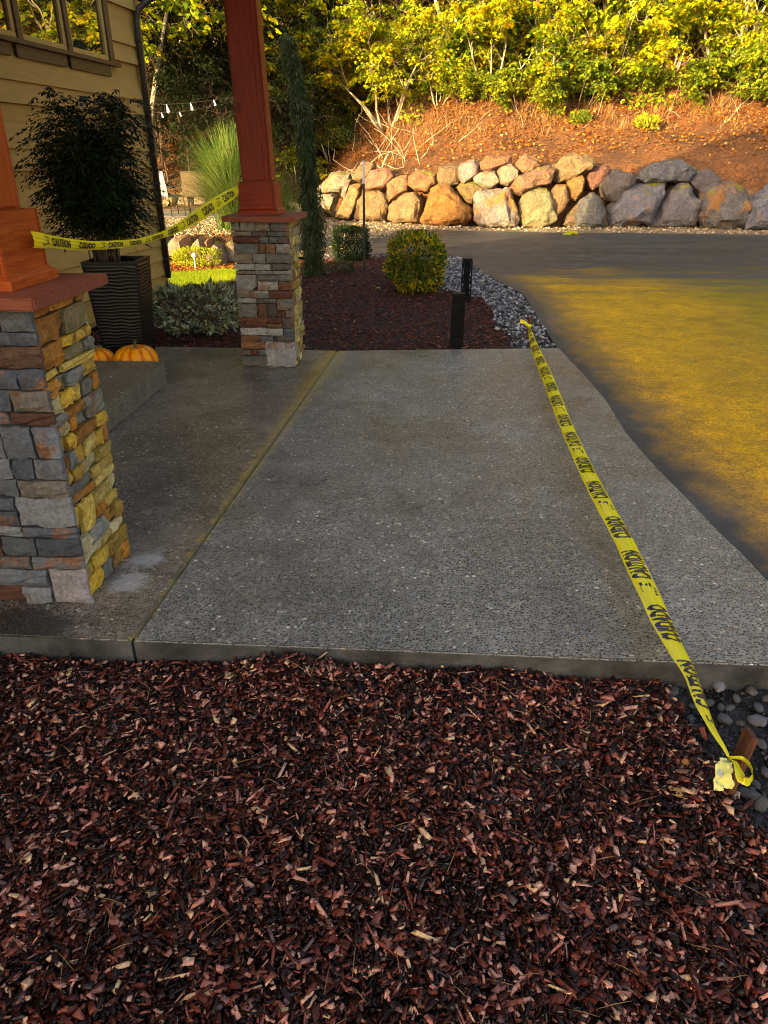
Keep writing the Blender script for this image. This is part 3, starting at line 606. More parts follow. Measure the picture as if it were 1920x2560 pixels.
c1, mx_, my_ = column(-1.10, 5.88, .44, .52, CH, 'stacked stone column on the far side of the porch, grey and rust stones', 5, PALE, [(.62, .45, .10), (.50, .32, .05), (.36, .31, .15), (.66, .50, .14), (.30, .16, .04)], (.235, .205, (.44, .41, .38)))  # side palette has the yellow bounce light painted in
c2, nx_, ny_ = column(-1.28, 2.28, .47, .455, CH, 'large stacked stone column cut off by the left edge, slate front, side lit gold', 9, GREY, GOLD_GLOW, (.145, .155, (.40, .36, .36)))
post(mx_, my_, CH + .040, 2.9, 'red stained cedar post above the far stone column', -.03).rotation_euler = (0, -.03, 0)
post(nx_ + .0, ny_, CH + .040, 2.9, 'orange stained cedar post on the nearest stone column', -.0, 'cedar_o', 'cedarh_o')
# ---------------------------------------------------------------- door step
boxobj('door_step', (-4.0, -2.0, 3.3, 5.33, .001, .175), M['step'], None, .008)['kind'] = 'structure'

# ---------------------------------------------------------------- house
WA = math.radians(5.3); WC = Vector((-3.58, 10.12, 0))
house = thing('house', 'house with tan lap siding, brown window trim and dark downspout beside the porch', 'house', WC, -WA)
# local frame: y along the wall (negative = towards the camera), +x outwards
ex, z = .185, .165; row = 0; rs = np.random.RandomState(3)
while z < 4.1:
    for (a, b_) in ([(-4.6, -2.06 if row == 1 else (-3.1 if row % 3 else -5.4)), (-2.06 if row == 1 else (-3.1 if row % 3 else -5.4), -.03)] if row else [(-9, -.03)]):
        if row and a < -5: continue
        a2 = -9.5 if a == -4.6 else a; a2, b2 = min(a2, b_), max(a2, b_)
        if b2 - a2 < .1: continue
        for (s0, s1) in ([(a2 + .002, b2 - .002)] if not (2.5 < z + ex and z < 3.95) else [(a2 + .002, min(b2, -5.45) - .002), (max(a2, -.80) + .002, b2 - .002)]):
            if s1 - s0 < .05: continue
            V = [(.002, s0, z), (.036, s0, z), (.006, s0, z + ex + .02), (0, s0, z + ex + .02), (.002, s1, z), (.036, s1, z), (.006, s1, z + ex + .02), (0, s1, z + ex + .02)]
            meshobj('siding_board', V, [(1, 5, 6, 2), (0, 4, 5, 1), (0, 1, 2, 3), (4, 7, 6, 5), (3, 2, 6, 7)], M['siding'], house)
    z += ex; row += 1
boxobj('foundation', (-.02, -.006, -9.5, -.02, -.16, .163), M['foundation'], house, 0)
boxobj('corner_board', (-.001, .042, -.085, .0, .12, 4.05), M['pipe_l'], house, .003)
boxobj('corner_board', (-.06, -.003, .0, .024, .12, 4.05), M['trim'], house, .003)
boxobj('wall_body', (-.2, -.004, -14, -.36, -.1, 3.9), M['siding'], house, 0); boxobj('wall_body', (-.055, -.0045, -.358, -.02, -.1, 3.9), M['siding'], house, 0)
boxobj('wall_trim', (.0195, .04, -3.32, -3.22, .16, 2.38), M['trim'], house, .003)
# windows: three casements in a bank, plus the rest of the bank beyond the frame
wz0, wz1 = 2.55, 3.75
boxobj('window_sill', (.019, .075, -5.45, -.70, 2.495, 2.535), M['trim'], house, .004)
for a in (-5.42, -4.52, -3.58, -2.66, -1.75): boxobj('window_apron', (.019, .036, a + .02, a + .86 if a > -5 else a + .86, 2.39, 2.494), M['trim'], house, .003)
for i, c in enumerate((-5.12, -4.27, -3.42, -2.57, -1.72, -.865)):
    boxobj('mullion', (-.004, .045, c - .02, c + .06 if i < 5 else c + .085, 2.537, 3.85), M['trim'], house, .003)
    if i == 0: continue
    y0, y1 = c - .85 + .062, c - .022; wn_ = thing('window', None, None); del_ = wn_; wn_.parent = house; wn_.location = (0, 0, 0)
    boxobj('frame', (-.02, .028, y0, y0 + .035, wz0 + .04, wz1), M['sash'], wn_, .003); boxobj('frame', (-.02, .028, y1 - .06, y1, wz0 + .04, wz1), M['sash'], wn_, .003)
    boxobj('frame', (-.02, .028, y0, y1, wz0 - .012, wz0 + .038), M['sash'], wn_, .003); boxobj('frame', (-.02, .028, y0, y1, wz1 + .002, wz1 + .05), M['sash'], wn_, .003)
    V = [(.004, y0 + .03, wz0 + .03), (.004, y1 - .055, wz0 + .03), (.004, y1 - .055, wz1), (.004, y0 + .03, wz1)]; meshobj('pane', V, [(0, 1, 2, 3)], M['glass'], wn_)
boxobj('window_head', (.019, .05, -5.45, -.70, 3.852, 3.97), M['trim'], house, .003)
# downspout with elbow
tubes('downspout', [([(.062, -.15, .12), (.062, -.15, 3.02), (.10, -.13, 3.14), (.22, -.06, 3.24), (.45, .05, 3.33), (.62, .1, 3.36)], .036)], M['pipe'], house, 10)
for zz in (.35, 1.6, 2.8): boxobj('pipe_strap', (.024, .104, -.192, -.108, zz, zz + .03), M['pipe'], house, .002)
# unseen roof and walls, shaped to cast the shadow edge over drive and hill
# made-up west side follows the sunlight direction; the roof rises from an eave along that side
Rw = Matrix.Rotation(WA, 4, 'Z')
def HL(x, y, z): return tuple(Rw @ (Vector((x, y, z)) - WC))
kx, ky, cx_, cy_ = -.6, -.8, .8, -.6
A0 = (-3.59, 10.10); B0 = (A0[0] + 24 * kx, A0[1] + 24 * ky); R1 = (-3.59 - .7, 10.1 - 6.9); R2 = (B0[0] + 4.6 * cx_, B0[1] + 4.6 * cy_); C0 = (-5.9, -14.)
V = [HL(*A0, 4.10), HL(*R1, 9.0), HL(*R2, 9.0), HL(*B0, 4.1), HL(*C0, 6.0), HL(*A0, 3.98), HL(*R1, 8.88), HL(*R2, 8.88), HL(*B0, 3.98), HL(*C0, 5.88)]
meshobj('roof', V, [(0, 3, 2, 1), (1, 2, 4), (5, 6, 7, 8), (6, 9, 7), (0, 1, 6, 5), (1, 4, 9, 6), (3, 0, 5, 8), (2, 3, 8, 7), (4, 2, 7, 9)], M['roof'], house)  # unseen roof, shaped to cast the shadow edge
V = [HL(*A0, 3.9), HL(*R1, 8.8), HL(*C0, 5.8), HL(*C0, -.15), HL(A0[0] - .03, A0[1], -.15)]; V = [(v_[0] - .02, v_[1], v_[2]) for v_ in V]
meshobj('unseen_gable_wall', V, [(0, 1, 2, 3, 4)], M['siding'], house)
V = [HL(A0[0] - .05, A0[1] - .03, -.15), HL(*B0, -.15), HL(*B0, 4.0), HL(A0[0] - .05, A0[1] - .03, 4.0)]
meshobj('unseen_side_wall', V, [(0, 1, 2, 3)], M['siding'], house)
# porch roof carried by the two posts (above the frame)
pr = thing('porch_roof', 'cedar beam and soffit of the porch carried by the two posts', 'roof', (0, 0, 0))
boxobj('beam', (-1.58, -1.30, 1.6, 6.9, 2.901, 3.15), M['cedarh'], pr, 0); boxobj('soffit', (-4.3, -.75, 1.4, 7.1, 3.152, 3.2), M['cedarh'], pr, 0)
meshobj('roof_plane', [(-.7, 1.3, 3.21), (-.7, 7.2, 3.21), (-4.3, 7.2, 4.6), (-4.3, 1.3, 4.6), (-.7, 1.3, 3.26), (-.7, 7.2, 3.26), (-4.3, 7.2, 4.66), (-4.3, 1.3, 4.66)], [(0, 1, 2, 3), (4, 7, 6, 5), (0, 4, 5, 1), (1, 5, 6, 2), (0, 3, 7, 4)], M['roof'], pr)

# ---------------------------------------------------------------- planter, plant, pumpkins
pl = thing('planter', 'tall black ribbed square planter behind the porch step', 'planter', (-2.62, 6.20, 0), .09)
def ribbed(face, w0, w1, h_, rs):
    nu, nv = 22, 110; V, T = [], []
    for j in range(nv + 1):
        t = j / nv; hw = (w0 + (w1 - w0) * t) / 2
        for i in range(nu + 1):
            u = -1 + 2 * i / nu; zz = t * h_
            nz = mnoise.noise(Vector((u * 1.7 + face * 9, 0, zz * 5)))
            ph = zz * 230 + nz * 5.0; am = .0045 * (1 - abs(u) ** 12) * (0 if j < 3 or j > nv - 4 else 1)
            V.append((u * hw, -hw - am * (.5 + .5 * math.sin(ph)) * (1 + .5 * nz), zz))
    for j in range(nv):
        for i in range(nu):
            k = j * (nu + 1) + i; T.append((k, k + 1, k + nu + 2, k + nu + 1))
    return V, T
for fc in range(4):
    V, T = ribbed(fc, .34, .44, .80, rs); q = meshobj('ribbed_side', V, T, M['planter'], pl, smooth=True); q.rotation_euler = (0, 0, fc * math.pi / 2)
V, Fc = [], []
box(V, Fc, -.222, .222, -.222, -.185, .795, .81); box(V, Fc, -.222, .222, .185, .222, .795, .81); box(V, Fc, -.222, -.185, -.184, .184, .795, .81); box(V, Fc, .185, .222, -.184, .184, .795, .81)
meshobj('rim', V, Fc, M['planter'], pl); meshobj('potting_soil', [(-.19, -.19, .76), (.19, -.19, .76), (.19, .19, .76), (-.19, .19, .76)], [(0, 1, 2, 3)], M['soil'], pl)
def canes(base, n, height, spread, leafn, ll, mat, name, label, cat, seed, env):
    rs = np.random.RandomState(seed); t = thing(name, label, cat, base); tl, lp, ld, = [], [], []
    for i in range(n):
        a = rs.uniform(0, 6.28); r0 = rs.uniform(0, .13); hh = height * rs.uniform(.45, 1.0); lean = rs.uniform(0, spread)
        p0 = Vector((r0 * math.cos(a), r0 * math.sin(a), -.03)); pts = []
        for k in range(7):
            s = k / 6; pts.append(p0 + Vector((math.cos(a) * lean * s ** 1.6, math.sin(a) * lean * s ** 1.6, hh * s - .12 * spread * s ** 3)))
        tl.append((pts, [.0055 - .004 * k / 6 for k in range(7)]))
        for k in range(int(leafn / n / 14)):               # fans of leaves on arching side sprays
            s = rs.uniform(.28, 1) ** .8; q0 = pts[min(int(s * 6), 5)].lerp(pts[min(int(s * 6) + 1, 6)], s * 6 % 1)
            a2 = rs.uniform(0, 6.28); L = rs.uniform(.12, .34) * env(s)
            for m_ in range(14):
                f_ = (m_ + 1) / 14; p = q0 + Vector((math.cos(a2) * L * f_, math.sin(a2) * L * f_, L * (.45 * f_ - .7 * f_ * f_)))
                sgn = 1 if m_ % 2 else -1; a3 = a2 + sgn * rs.uniform(.4, 1.0)
                lp.append(p); ld.append((math.cos(a3), math.sin(a3), rs.uniform(-.8, .05)))
    tubes('stems', tl, M['bark_dark'], t, 5)
    lp = np.array([tuple(p) for p in lp]); ld = np.array(ld); nn = np.stack([rs.normal(0, .4, len(lp)), rs.normal(0, .4, len(lp)), np.ones(len(lp))], 1)
    L = ll * rs.uniform(.6, 1.2, len(lp)); V, T, r = scatter(*LEAF2, basis(ld, nn), lp, np.stack([L, L * .75, L], 1), rs.rand(len(lp)))
    trimesh('foliage', V, T, r, [mat], t); return t
canes((-2.62, 6.13, .78), 70, 1.33, .38, 34000, .050, M['bamboo'], 'potted_bamboo', 'dark feathery bushy plant growing out of the black planter', 'plant', 4, lambda s: 1.1 if .35 < s < .9 else .7)
bpy.data.objects['potted_bamboo'].location = (-2.70, 6.2, .78)
def pumpkin(x, y, z_, R, label, seed):
    t = thing('pumpkin', label, 'pumpkin', (x, y, z_), seed * 1.1, 'orange pumpkins behind the porch step'); V, T, r = [], [], []; nu, nv = 88, 26
    for j in range(nv + 1):
        ph = -math.pi / 2 + math.pi * j / nv
        for i in range(nu):
            th = 2 * math.pi * i / nu; gq = abs(math.cos(th * 5.5 + .5 * math.sin(th * 2 + seed)))
            lobe = .86 + .14 * gq ** .55; rr = R * lobe * (math.cos(ph) ** .75 if math.cos(ph) > 0 else 0)
            zz = R * .74 * math.sin(ph); zz -= R * .16 * math.exp(-(rr / (R * .3)) ** 2) * (1 if ph > 0 else -1) ; V.append((rr * math.cos(th), rr * math.sin(th), zz + R * .70))
    for j in range(nv):
        for i in range(nu):
            i2 = (i + 1) % nu; A, B, C_, D = j * nu + i, j * nu + i2, (j + 1) * nu + i2, (j + 1) * nu + i; T += [(A, B, C_), (A, C_, D)]
            g = abs(math.cos(2 * math.pi * i / nu * 5.5 + .5 * math.sin(2 * math.pi * i / nu * 2 + seed))); v_ = min(1, g * 1.5); r += [v_, v_]
    trimesh('rind', V, T, r, [M['pumpkin']], t, smooth=True)
    tubes('stem', [([(0, 0, R * 1.2), (.004, 0, R * 1.36), (.012, .005, R * 1.5), (.022, .008, R * 1.62)], [.017, .011, .010, .012])], M['stem'], t, 8)
pumpkin(-2.30, 5.53, 0, .172, 'large ribbed orange pumpkin in front of the black planter', 1)
pumpkin(-2.63, 5.54, 0, .150, 'smaller orange pumpkin half hidden by the near stone column', 2)

# ---------------------------------------------------------------- caution tape
GLYPHS = {}
def textmesh(s):
    cu = bpy.data.curves.new('lettering', 'FONT'); cu.body = s; cu.size = 1; cu.resolution_u = 2; cu.align_x = 'CENTER'; cu.align_y = 'CENTER'; cu.offset = .05
    o = bpy.data.objects.new('lettering', cu); COL.objects.link(o); dg = bpy.context.evaluated_depsgraph_get(); me = bpy.data.meshes.new_from_object(o.evaluated_get(dg))
    bpy.data.objects.remove(o); bm = bmesh.new(); bm.from_mesh(me); bmesh.ops.triangulate(bm, faces=bm.faces[:])
    bmesh.ops.subdivide_edges(bm, edges=[e for e in bm.edges if e.calc_length() > .13], cuts=3, use_grid_fill=False); bmesh.ops.triangulate(bm, faces=bm.faces[:])
    V = np.array([v_.co[:2] for v_ in bm.verts]); T = [[v_.index for v_ in f.verts] for f in bm.faces]; bm.free()
    V -= (V.max(0) + V.min(0)) / 2; V /= (V.max(0) - V.min(0)); return V, T
def logomark():
    V, T = [], []
    def quad(a, b_, c, d):
        i = len(V); V.extend([a, b_, c, d]); T.extend([(i, i + 1, i + 2), (i, i + 2, i + 3)])
    for k in range(3): x = -.5 + k * .22; quad((x, -.5), (x + .15, -.5), (x + .42, .5), (x + .27, .5))
    quad((.1, -.3), (.5, -.3), (.42, -.12), (.16, -.12)); quad((.18, -.02), (.38, -.02), (.33, .14), (.22, .14)); quad((.2, .3), (.5, .3), (.5, .5), (.3, .5))
    return np.array(V), T
TW = [('CUIDADO', textmesh('CUIDADO')), ('logo', logomark()), ('CAUTION', textmesh('CAUTION'))]
class Ribbon:
    def __init__(s, pts, widths, dirs, bulge):
        s.p = [Vector(p) for p in pts]; s.w = widths; s.d = [Vector(d).normalized() for d in dirs]; s.b = bulge
        s.L = [0]
        for a, b_ in zip(s.p[:-1], s.p[1:]): s.L.append(s.L[-1] + (b_ - a).length)
    def at(s, u, v, off=0.):
        u = max(0, min(u, s.L[-1] - 1e-6)); i = max(k for k in range(len(s.L) - 1) if s.L[k] <= u); t = (u - s.L[i]) / (s.L[i + 1] - s.L[i])
        n = len(s.p); p0, p1, p2, p3 = s.p[max(i - 1, 0)], s.p[i], s.p[i + 1], s.p[min(i + 2, n - 1)]
        c = .5 * ((2 * p1) + (p2 - p0) * t + (2 * p0 - 5 * p1 + 4 * p2 - p3) * t * t + (-p0 + 3 * p1 - 3 * p2 + p3) * t ** 3)
        tg = (s.p[i + 1] - s.p[i]).normalized(); d = s.d[i].lerp(s.d[i + 1], t); d = (d - tg * d.dot(tg)).normalized(); nrm = d.cross(tg)
        if nrm.length < .1: nrm = Vector((0, 0, 1))
        w_ = s.w[i] + (s.w[i + 1] - s.w[i]) * t; b_ = s.b[i] + (s.b[i + 1] - s.b[i]) * t
        rip = .0012 * math.sin(u * 31 + v * 5) + .0008 * math.sin(v * 22 + u * 9)
        return c + d * (v * w_) + nrm * (b_ * (1 - 4 * v * v) + rip + off)
    def mesh(s, name, nu, nv, parent, mat=None):
        V, T = [], []
        for i in range(nu + 1):
            for j in range(nv + 1): V.append(s.at(s.L[-1] * i / nu, -.5 + j / nv))
        for i in range(nu):
            for j in range(nv): k = i * (nv + 1) + j; T.append((k, k + 1, k + nv + 2, k + nv + 1))
        return meshobj(name, V, T, mat or M['tape'], parent, smooth=True)
    def print(s, parent, start, spacing, seq, count, vh=.72, flip=1, wl=(.20, .07, .17), off=.0015):
        for k in range(count):
            w_ = seq[k % len(seq)]; V, T = TW[w_][1]; L = wl[w_]; hh = vh if w_ != 1 else .62; u0 = start + sum(spacing[seq[q % len(seq)]] for q in range(k))
            if u0 + L / 2 > s.L[-1] - .02 or u0 - L / 2 < .02: continue
            # +u of the text runs along the ribbon, text 'up' is towards -v (flip) ; printed 0.6 mm proud of the film
            P3 = [s.at(u0 + x * L, -flip * y * hh, off) for x, y in V]
            meshobj('printed_word' if w_ != 1 else 'printed_mark', P3, T, M['ink'], parent)
tp = thing('caution_tape', 'yellow caution tape stretched low along the right side of the walkway between two stakes', 'tape')
PX = [(1820, 1893, .008), (1812, 1875, .018), (1787, 1835, .036), (1758, 1777, .046), (1733, 1705, .052), (1697, 1636, .066), (1660, 1568, .074), (1624, 1488, .0755), (1595, 1427, .076), (1556, 1345, .076), (1508, 1258, .076), (1461, 1165, .074), (1411, 1053, .070), (1369, 945, .072), (1338, 872, .06), (1328, 840, .04), (1322, 815, .02)]
n = len(PX); zt_ = [.08 + .07 * i / (n - 1) for i in range(n)]
pts = [P(a, b_, z_) for (a, b_, c), z_ in zip(PX, zt_)]
dirs = [(1, 0, -.1)] * n; dirs = [(1, .05, -.9), (1, 0, -.8), (1, 0, -.7), (1, 0, -.55), (1, 0, -.45), (1, 0, -.3), (1, 0, -.15), (1, 0, -.05), (1, 0, 0), (1, 0, 0), (1, 0, .02), (1, 0, .05), (1, 0, .1), (1, 0, .35), (1, 0, .55), (1, 0, .7), (1, 0, .7)]
rb = Ribbon(pts, [q[2] * 1.1 for q in PX], dirs, [.002, .004, .008, .012, .014, .014, .014, .014, .014, .014, .014, .013, .012, .01, .008, .005, .002])
rb.mesh('film', 420, 24, tp)
print('tape length', rb.L, [tuple(round(c, 2) for c in p) for p in pts])
TAPE_RB = rb
# pleat where the film is bunched near the stake
SPC = {0: .21, 1: .18, 2: .31}
rb.print(tp, .10, SPC, [1, 2, 0], 26, .90, 1, (.205, .085, .215))
# knot and loose tail at the near stake, loop at the far stake
def stake(loc, h_, tiltx, tilty, wx, wy, label):
    t = thing('wooden_stake', label, 'stake', loc); t.rotation_euler = (tiltx, tilty, .15)
    V = [(-wx, -wy, -.08), (wx, -wy, -.08), (wx, wy, -.08), (-wx, wy, -.08), (-wx * .95, -wy, h_), (wx * .8, -wy, h_ - .004), (wx * .9, wy, h_), (-wx, wy, h_ + .004)]
    bm = bmesh.new(); vs = [bm.verts.new(v_) for v_ in V]
    for f in [(0, 3, 2, 1), (4, 5, 6, 7), (0, 1, 5, 4), (1, 2, 6, 5), (2, 3, 7, 6), (3, 0, 4, 7)]: bm.faces.new([vs[i] for i in f])
    bmesh.ops.subdivide_edges(bm, edges=bm.edges[:], cuts=4, use_grid_fill=True)
    for v_ in bm.verts: v_.co += Vector((mnoise.noise(v_.co * 40), mnoise.noise(v_.co * 40 + Vector((9, 0, 0))), mnoise.noise(v_.co * 30 + Vector((0, 9, 0))) * (1 if v_.co.z > h_ * .9 else .2))) * .003
    me = bpy.data.meshes.new('shaft'); bm.to_mesh(me); bm.free(); me.materials.append(M['stakewood']); link(bpy.data.objects.new('shaft', me), t); return t
sb = P(1808, 1995, -.11)
stake(sb, .235, -.05, .17, .012, .021, 'dark wooden stake with a knotted tape tail at the near end of the tape')
fb = P(1320, 855, -.05)
stake(fb, .235, 0, .03, .019, .012, 'reddish wooden stake among the dark cobbles at the far end of the tape')
def crumple(name, pts, widths, dirs, parent, seed, amp=.004, nu=26, nv=8, mat=None):
    r = Ribbon(pts, widths, dirs, [.003] * len(pts)); o = r.mesh(name, nu, nv, parent, mat)
    for v_ in o.data.vertices: v_.co += Vector([mnoise.noise(v_.co * 55 + Vector((seed, k * 7, 0))) for k in range(3)]) * amp
    return o, r
K = P(1820, 1893, .08); S1 = P(1868, 1925, .09); S2 = P(1852, 1955, .07); S3 = P(1880, 1945, .09)
crumple('wrap', [K, P(1838, 1905, .09), P(1850, 1935, .10), P(1858, 1955, .10), P(1880, 1948, .085), P(1882, 1925, .07), P(1862, 1900, .06), P(1835, 1893, .07), K], [.008, .016, .022, .024, .02, .016, .014, .012, .008], [(0.4, .6, -.8), (.8, .4, -.4), (.9, .3, -.2), (0, .4, 1), (0, .5, 1), (0, 0, 1), (0, 0, 1), (0, 0, 1), (0, 0, 1)], tp, 1)
m, nt, b = newmat('creased_pale_tape'); v = objco(nt)
setin(nt, b, Base_Color=mix(nt, rng(nt, noise(nt, v, 55, 3, .5), .56, .62), (.80, .76, .22), (.40, .46, .40)), Roughness=.5); M['paletape'] = m
crumple('tail', [K, P(1812, 1910, .085), P(1806, 1930, .075), P(1806, 1950, .05), P(1808, 1972, .03)], [.010, .035, .045, .050, .048], [(1, .1, 0), (1, .2, 0), (1, .3, .1), (1, .1, .0), (1, .2, -.1)], tp, 5, .012, 26, 10, M['paletape'])
K2 = pts[-1]
crumple('knot', [K2 + Vector((.015, -.02, .0)), K2 + Vector((-.02, -.02, .015)), K2 + Vector((-.03, .03, .01)), K2 + Vector((.02, .035, 0)), K2 + Vector((.025, -.015, -.005))], [.02, .022, .02, .02, .02], [(0, 0, 1)] * 5, tp, 3, .005)
o, r = crumple('tail', [K2, K2 + Vector((-.04, .0, .03)), K2 + Vector((-.085, .01, .045))], [.012, .03, .032], [(0, .2, 1), (0, .2, 1), (.1, .2, 1)], tp, 8, .006)
# second tape, post to post
tp2 = thing('caution_tape', 'yellow caution tape sagging between the two cedar posts', 'tape')
A = [(80, 599, 2.50, .066), (100, 601, 2.56, .064), (140, 606, 2.75, .055), (190, 612, 2.98, .050), (235, 614, 3.2, .046), (290, 611, 3.5, .044), (345, 605, 3.85, .040), (400, 589, 4.25, .042), (450, 567, 4.65, .058), (500, 536, 5.05, .082), (545, 506, 5.4, .088), (580, 484, 5.65, .075), (594, 474, 5.85, .05)]
pts2 = [GY(a, b_, c) for a, b_, c, d in A]
d2 = [(0, .1, 1), (0, .1, 1), (0, .2, 1), (.1, .2, 1), (.1, .3, .9), (0, .3, .9), (0, .4, .8), (.1, .3, .8), (-.2, .2, .9), (-.3, 0, .9), (-.3, 0, .9), (-.3, 0, .9), (-.3, 0, .9)]
rb2 = Ribbon(pts2, [a[3] * (.8 if i_ < 8 else .92) for i_, a in enumerate(A)], d2, [-.006] * 13)
o = rb2.mesh('film', 300, 24, tp2)
rb2.print(tp2, .12, SPC, [1, 2, 0], 22, .66, -1, (.20, .07, .21), -.0018)
wr = Ribbon([GY(591, 474, 5.86), GY(600, 472, 5.83), GY(625, 471, 5.9), GY(650, 469, 5.95)], [.02, .012, .008, .006], [(0, 0, 1)] * 4, [.002] * 4)
q0 = Vector((mx_ - .03, my_, CH + .045))
s_ = .127; zz = .247
crumple('wrap', [pts2[-1], q0 + Vector((-s_ - .004, -s_ + .0, zz + .012)), q0 + Vector((-s_ - .01, .0, zz + .02)), q0 + Vector((-s_ - .01, s_, zz + .02)), q0 + Vector((0, s_ + .01, zz + .02)), q0 + Vector((s_, s_ + .01, zz + .02))], [.05, .014, .014, .014, .014, .014], [(0, 0, 1)] * 6, tp2, 4, .002)

# ---------------------------------------------------------------- path lights (perforated bollards)
def bollard(loc, h_, w_, label, rz, seed):
    t = thing('bollard_light', label, 'path light', loc, rz, 'dark pierced metal path lights'); rs = np.random.RandomState(seed)
    boxobj('base', (-w_ / 2 - .004, w_ / 2 + .004, -w_ / 2 - .004, w_ / 2 + .004, -.02, h_ * .13), M['blackmetal'], t, .003)
    boxobj('cap', (-w_ / 2 - .003, w_ / 2 + .003, -w_ / 2 - .003, w_ / 2 + .003, h_ - .03, h_), M['blackmetal'], t, .003)
    for sx in (-1, 1):
        for sy in (-1, 1): boxobj('corner_strip', (sx * w_ / 2 - .006, sx * w_ / 2 + .006, sy * w_ / 2 - .006, sy * w_ / 2 + .006, h_ * .13, h_ - .03), M['blackmetal'], t, .001)
    for a in range(4):
        V, Fc = [], []; bars = []
        z0, z1 = h_ * .13, h_ - .03; P2 = [(rs.uniform(-.45, .45) * w_, rs.uniform(z0, z1)) for _ in range(46)]
        for i, p in enumerate(P2):
            q = sorted(P2, key=lambda q: (q[0] - p[0]) ** 2 + (q[1] - p[1]) ** 2)[1:4]
            for r_ in q: bars.append((p, r_))
            if abs(p[0]) > .3 * w_: bars.append((p, (math.copysign(w_ / 2, p[0]), p[1] + rs.uniform(-.02, .02))))
        for (p, q) in bars:
            d = Vector((q[0] - p[0], q[1] - p[1])); L = d.length
            if L < 1e-4: continue
            nx, nz = -d.y / L * .0042, d.x / L * .0042; i = len(V); dep = -w_ / 2
            for yy in (dep, dep + .003): V += [(p[0] + nx, yy, p[1] + nz), (q[0] + nx, yy, q[1] + nz), (q[0] - nx, yy, q[1] - nz), (p[0] - nx, yy, p[1] - nz)]
            Fc += [(i, i + 1, i + 2, i + 3), (i + 4, i + 7, i + 6, i + 5), (i, i + 4, i + 5, i + 1), (i + 3, i + 2, i + 6, i + 7)]
        q = meshobj('pierced_panel', V, Fc, M['blackmetal'], t); q['kind'] = 'stuff'; q.rotation_euler = (0, 0, a * math.pi / 2)
    li = .0505 if seed == 3 else .036
    boxobj('inner_core', (-li, li, -li, li, 0, h_ - .035), M['blackmetal'], t, 0)
bollard((.262, 6.93, -.04), .485, .112, 'dark pierced metal path light nearest the walkway edge', -.02, 3)
bollard((.44, 9.30, -.03), .505, .115, 'dark pierced metal path light standing behind the nearer one by the cobbles', -.02, 4)

# ---------------------------------------------------------------- shrubs
def bush(name, label, cat, loc, rx, ry, h_, n, leaf, mat, seed, tmpl=LEAF2, boxy=2.6, aspect=.8, stemmat=None, group=None, open_=.55, upright=.2, stems=7):
    rs = np.random.RandomState(seed); t = thing(name, label, cat, loc, 0, group)
    d = rs.normal(0, 1, (n, 3)); d /= np.linalg.norm(d, axis=1, keepdims=True)
    k = (np.abs(d) ** boxy).sum(1, keepdims=True) ** (-1 / boxy); rad = (open_ + (1 - open_) * rs.rand(n, 1) ** .35) * (1 + .13 * np.array([mnoise.noise(Vector(q) * 2.2 + Vector((seed, 0, 0))) for q in d])[:, None] * 2)
    p = d * k * rad * np.array([rx, ry, h_ / 2]); p[:, 2] += h_ * .52
    dirs_ = d + rs.normal(0, .55, (n, 3)) + np.array([0, 0, upright]); nn = d + rs.normal(0, .5, (n, 3)) + np.array([0, 0, .4])
    L = leaf * rs.uniform(.6, 1.25, n); V, T, r = scatter(*tmpl, basis(dirs_, nn), p, np.stack([L, L * aspect, L], 1), rs.rand(n))
    trimesh('foliage', V, T, r, [mat], t)
    tl = []
    for i in range(stems):
        a = rs.uniform(0, 6.28); q = rs.uniform(.3, .8); tl.append(([(0.03 * math.cos(a), .03 * math.sin(a), -.05), (rx * q * .5 * math.cos(a), ry * q * .5 * math.sin(a), h_ * .35), (rx * q * math.cos(a), ry * q * math.sin(a), h_ * .75)], [.014, .009, .003]))
    tubes('stems', tl, stemmat or M['bark_dark'], t, 5); return t
bush('euonymus_shrub', 'rounded golden green shrub in the bark bed beside the cobbles', 'shrub', (-.205, 9.95, -.02), .36, .34, .70, 6200, .056, M['golden'], 3, aspect=1.0, boxy=3.0)
bush('clipped_boxwood', 'small dark clipped square boxwood beside the thin metal post', 'shrub', (-1.385, 13.1, -.02), .285, .27, .52, 9000, .036, M['box'], 5, boxy=7, aspect=1.1, open_=.55)
bush('juniper_mat', 'low blue green spreading conifer at the foot of the weeping cypress', 'shrub', (-1.43, 11.75, -.03), .22, .2, .14, 1300, .05, M['cypress'], 6, aspect=.35)
rh = bush('rhododendron', 'low wide glossy leaved shrub between the planter and the far column', 'shrub', (-2.36, 7.35, -.03), .60, .42, .43, 1500, .08, M['rhodo'], 8, aspect=.9, open_=.45, stems=16, boxy=2.2, upright=.35)
# T post
tpst = thing('metal_post', 'thin dark studded metal post with a white tip behind the golden shrub', 'post', (-1.05, 11.96, -.05))
V, Fc = [], []; box(V, Fc, -.018, .018, -.003, .003, 0, 1.28); box(V, Fc, -.003, .003, -.02, -.0031, 0, 1.28)
for k in range(24): box(V, Fc, -.009, .009, -.026, -.0205, .05 + k * .052, .065 + k * .052)
meshobj('shaft', V, Fc, M['steel'], tpst); V, Fc = [], []; box(V, Fc, -.0182, .0182, -.0034, .0034, 1.281, 1.585); box(V, Fc, -.003, .003, -.02, -.0035, 1.281, 1.585); o = meshobj('white_tip', V, Fc, M['white'], tpst)
boxobj('end_plate', (-.017, .017, -.004, .004, 1.44, 1.586), M['steel'], tpst, 0).location = (0, .0085, 0)

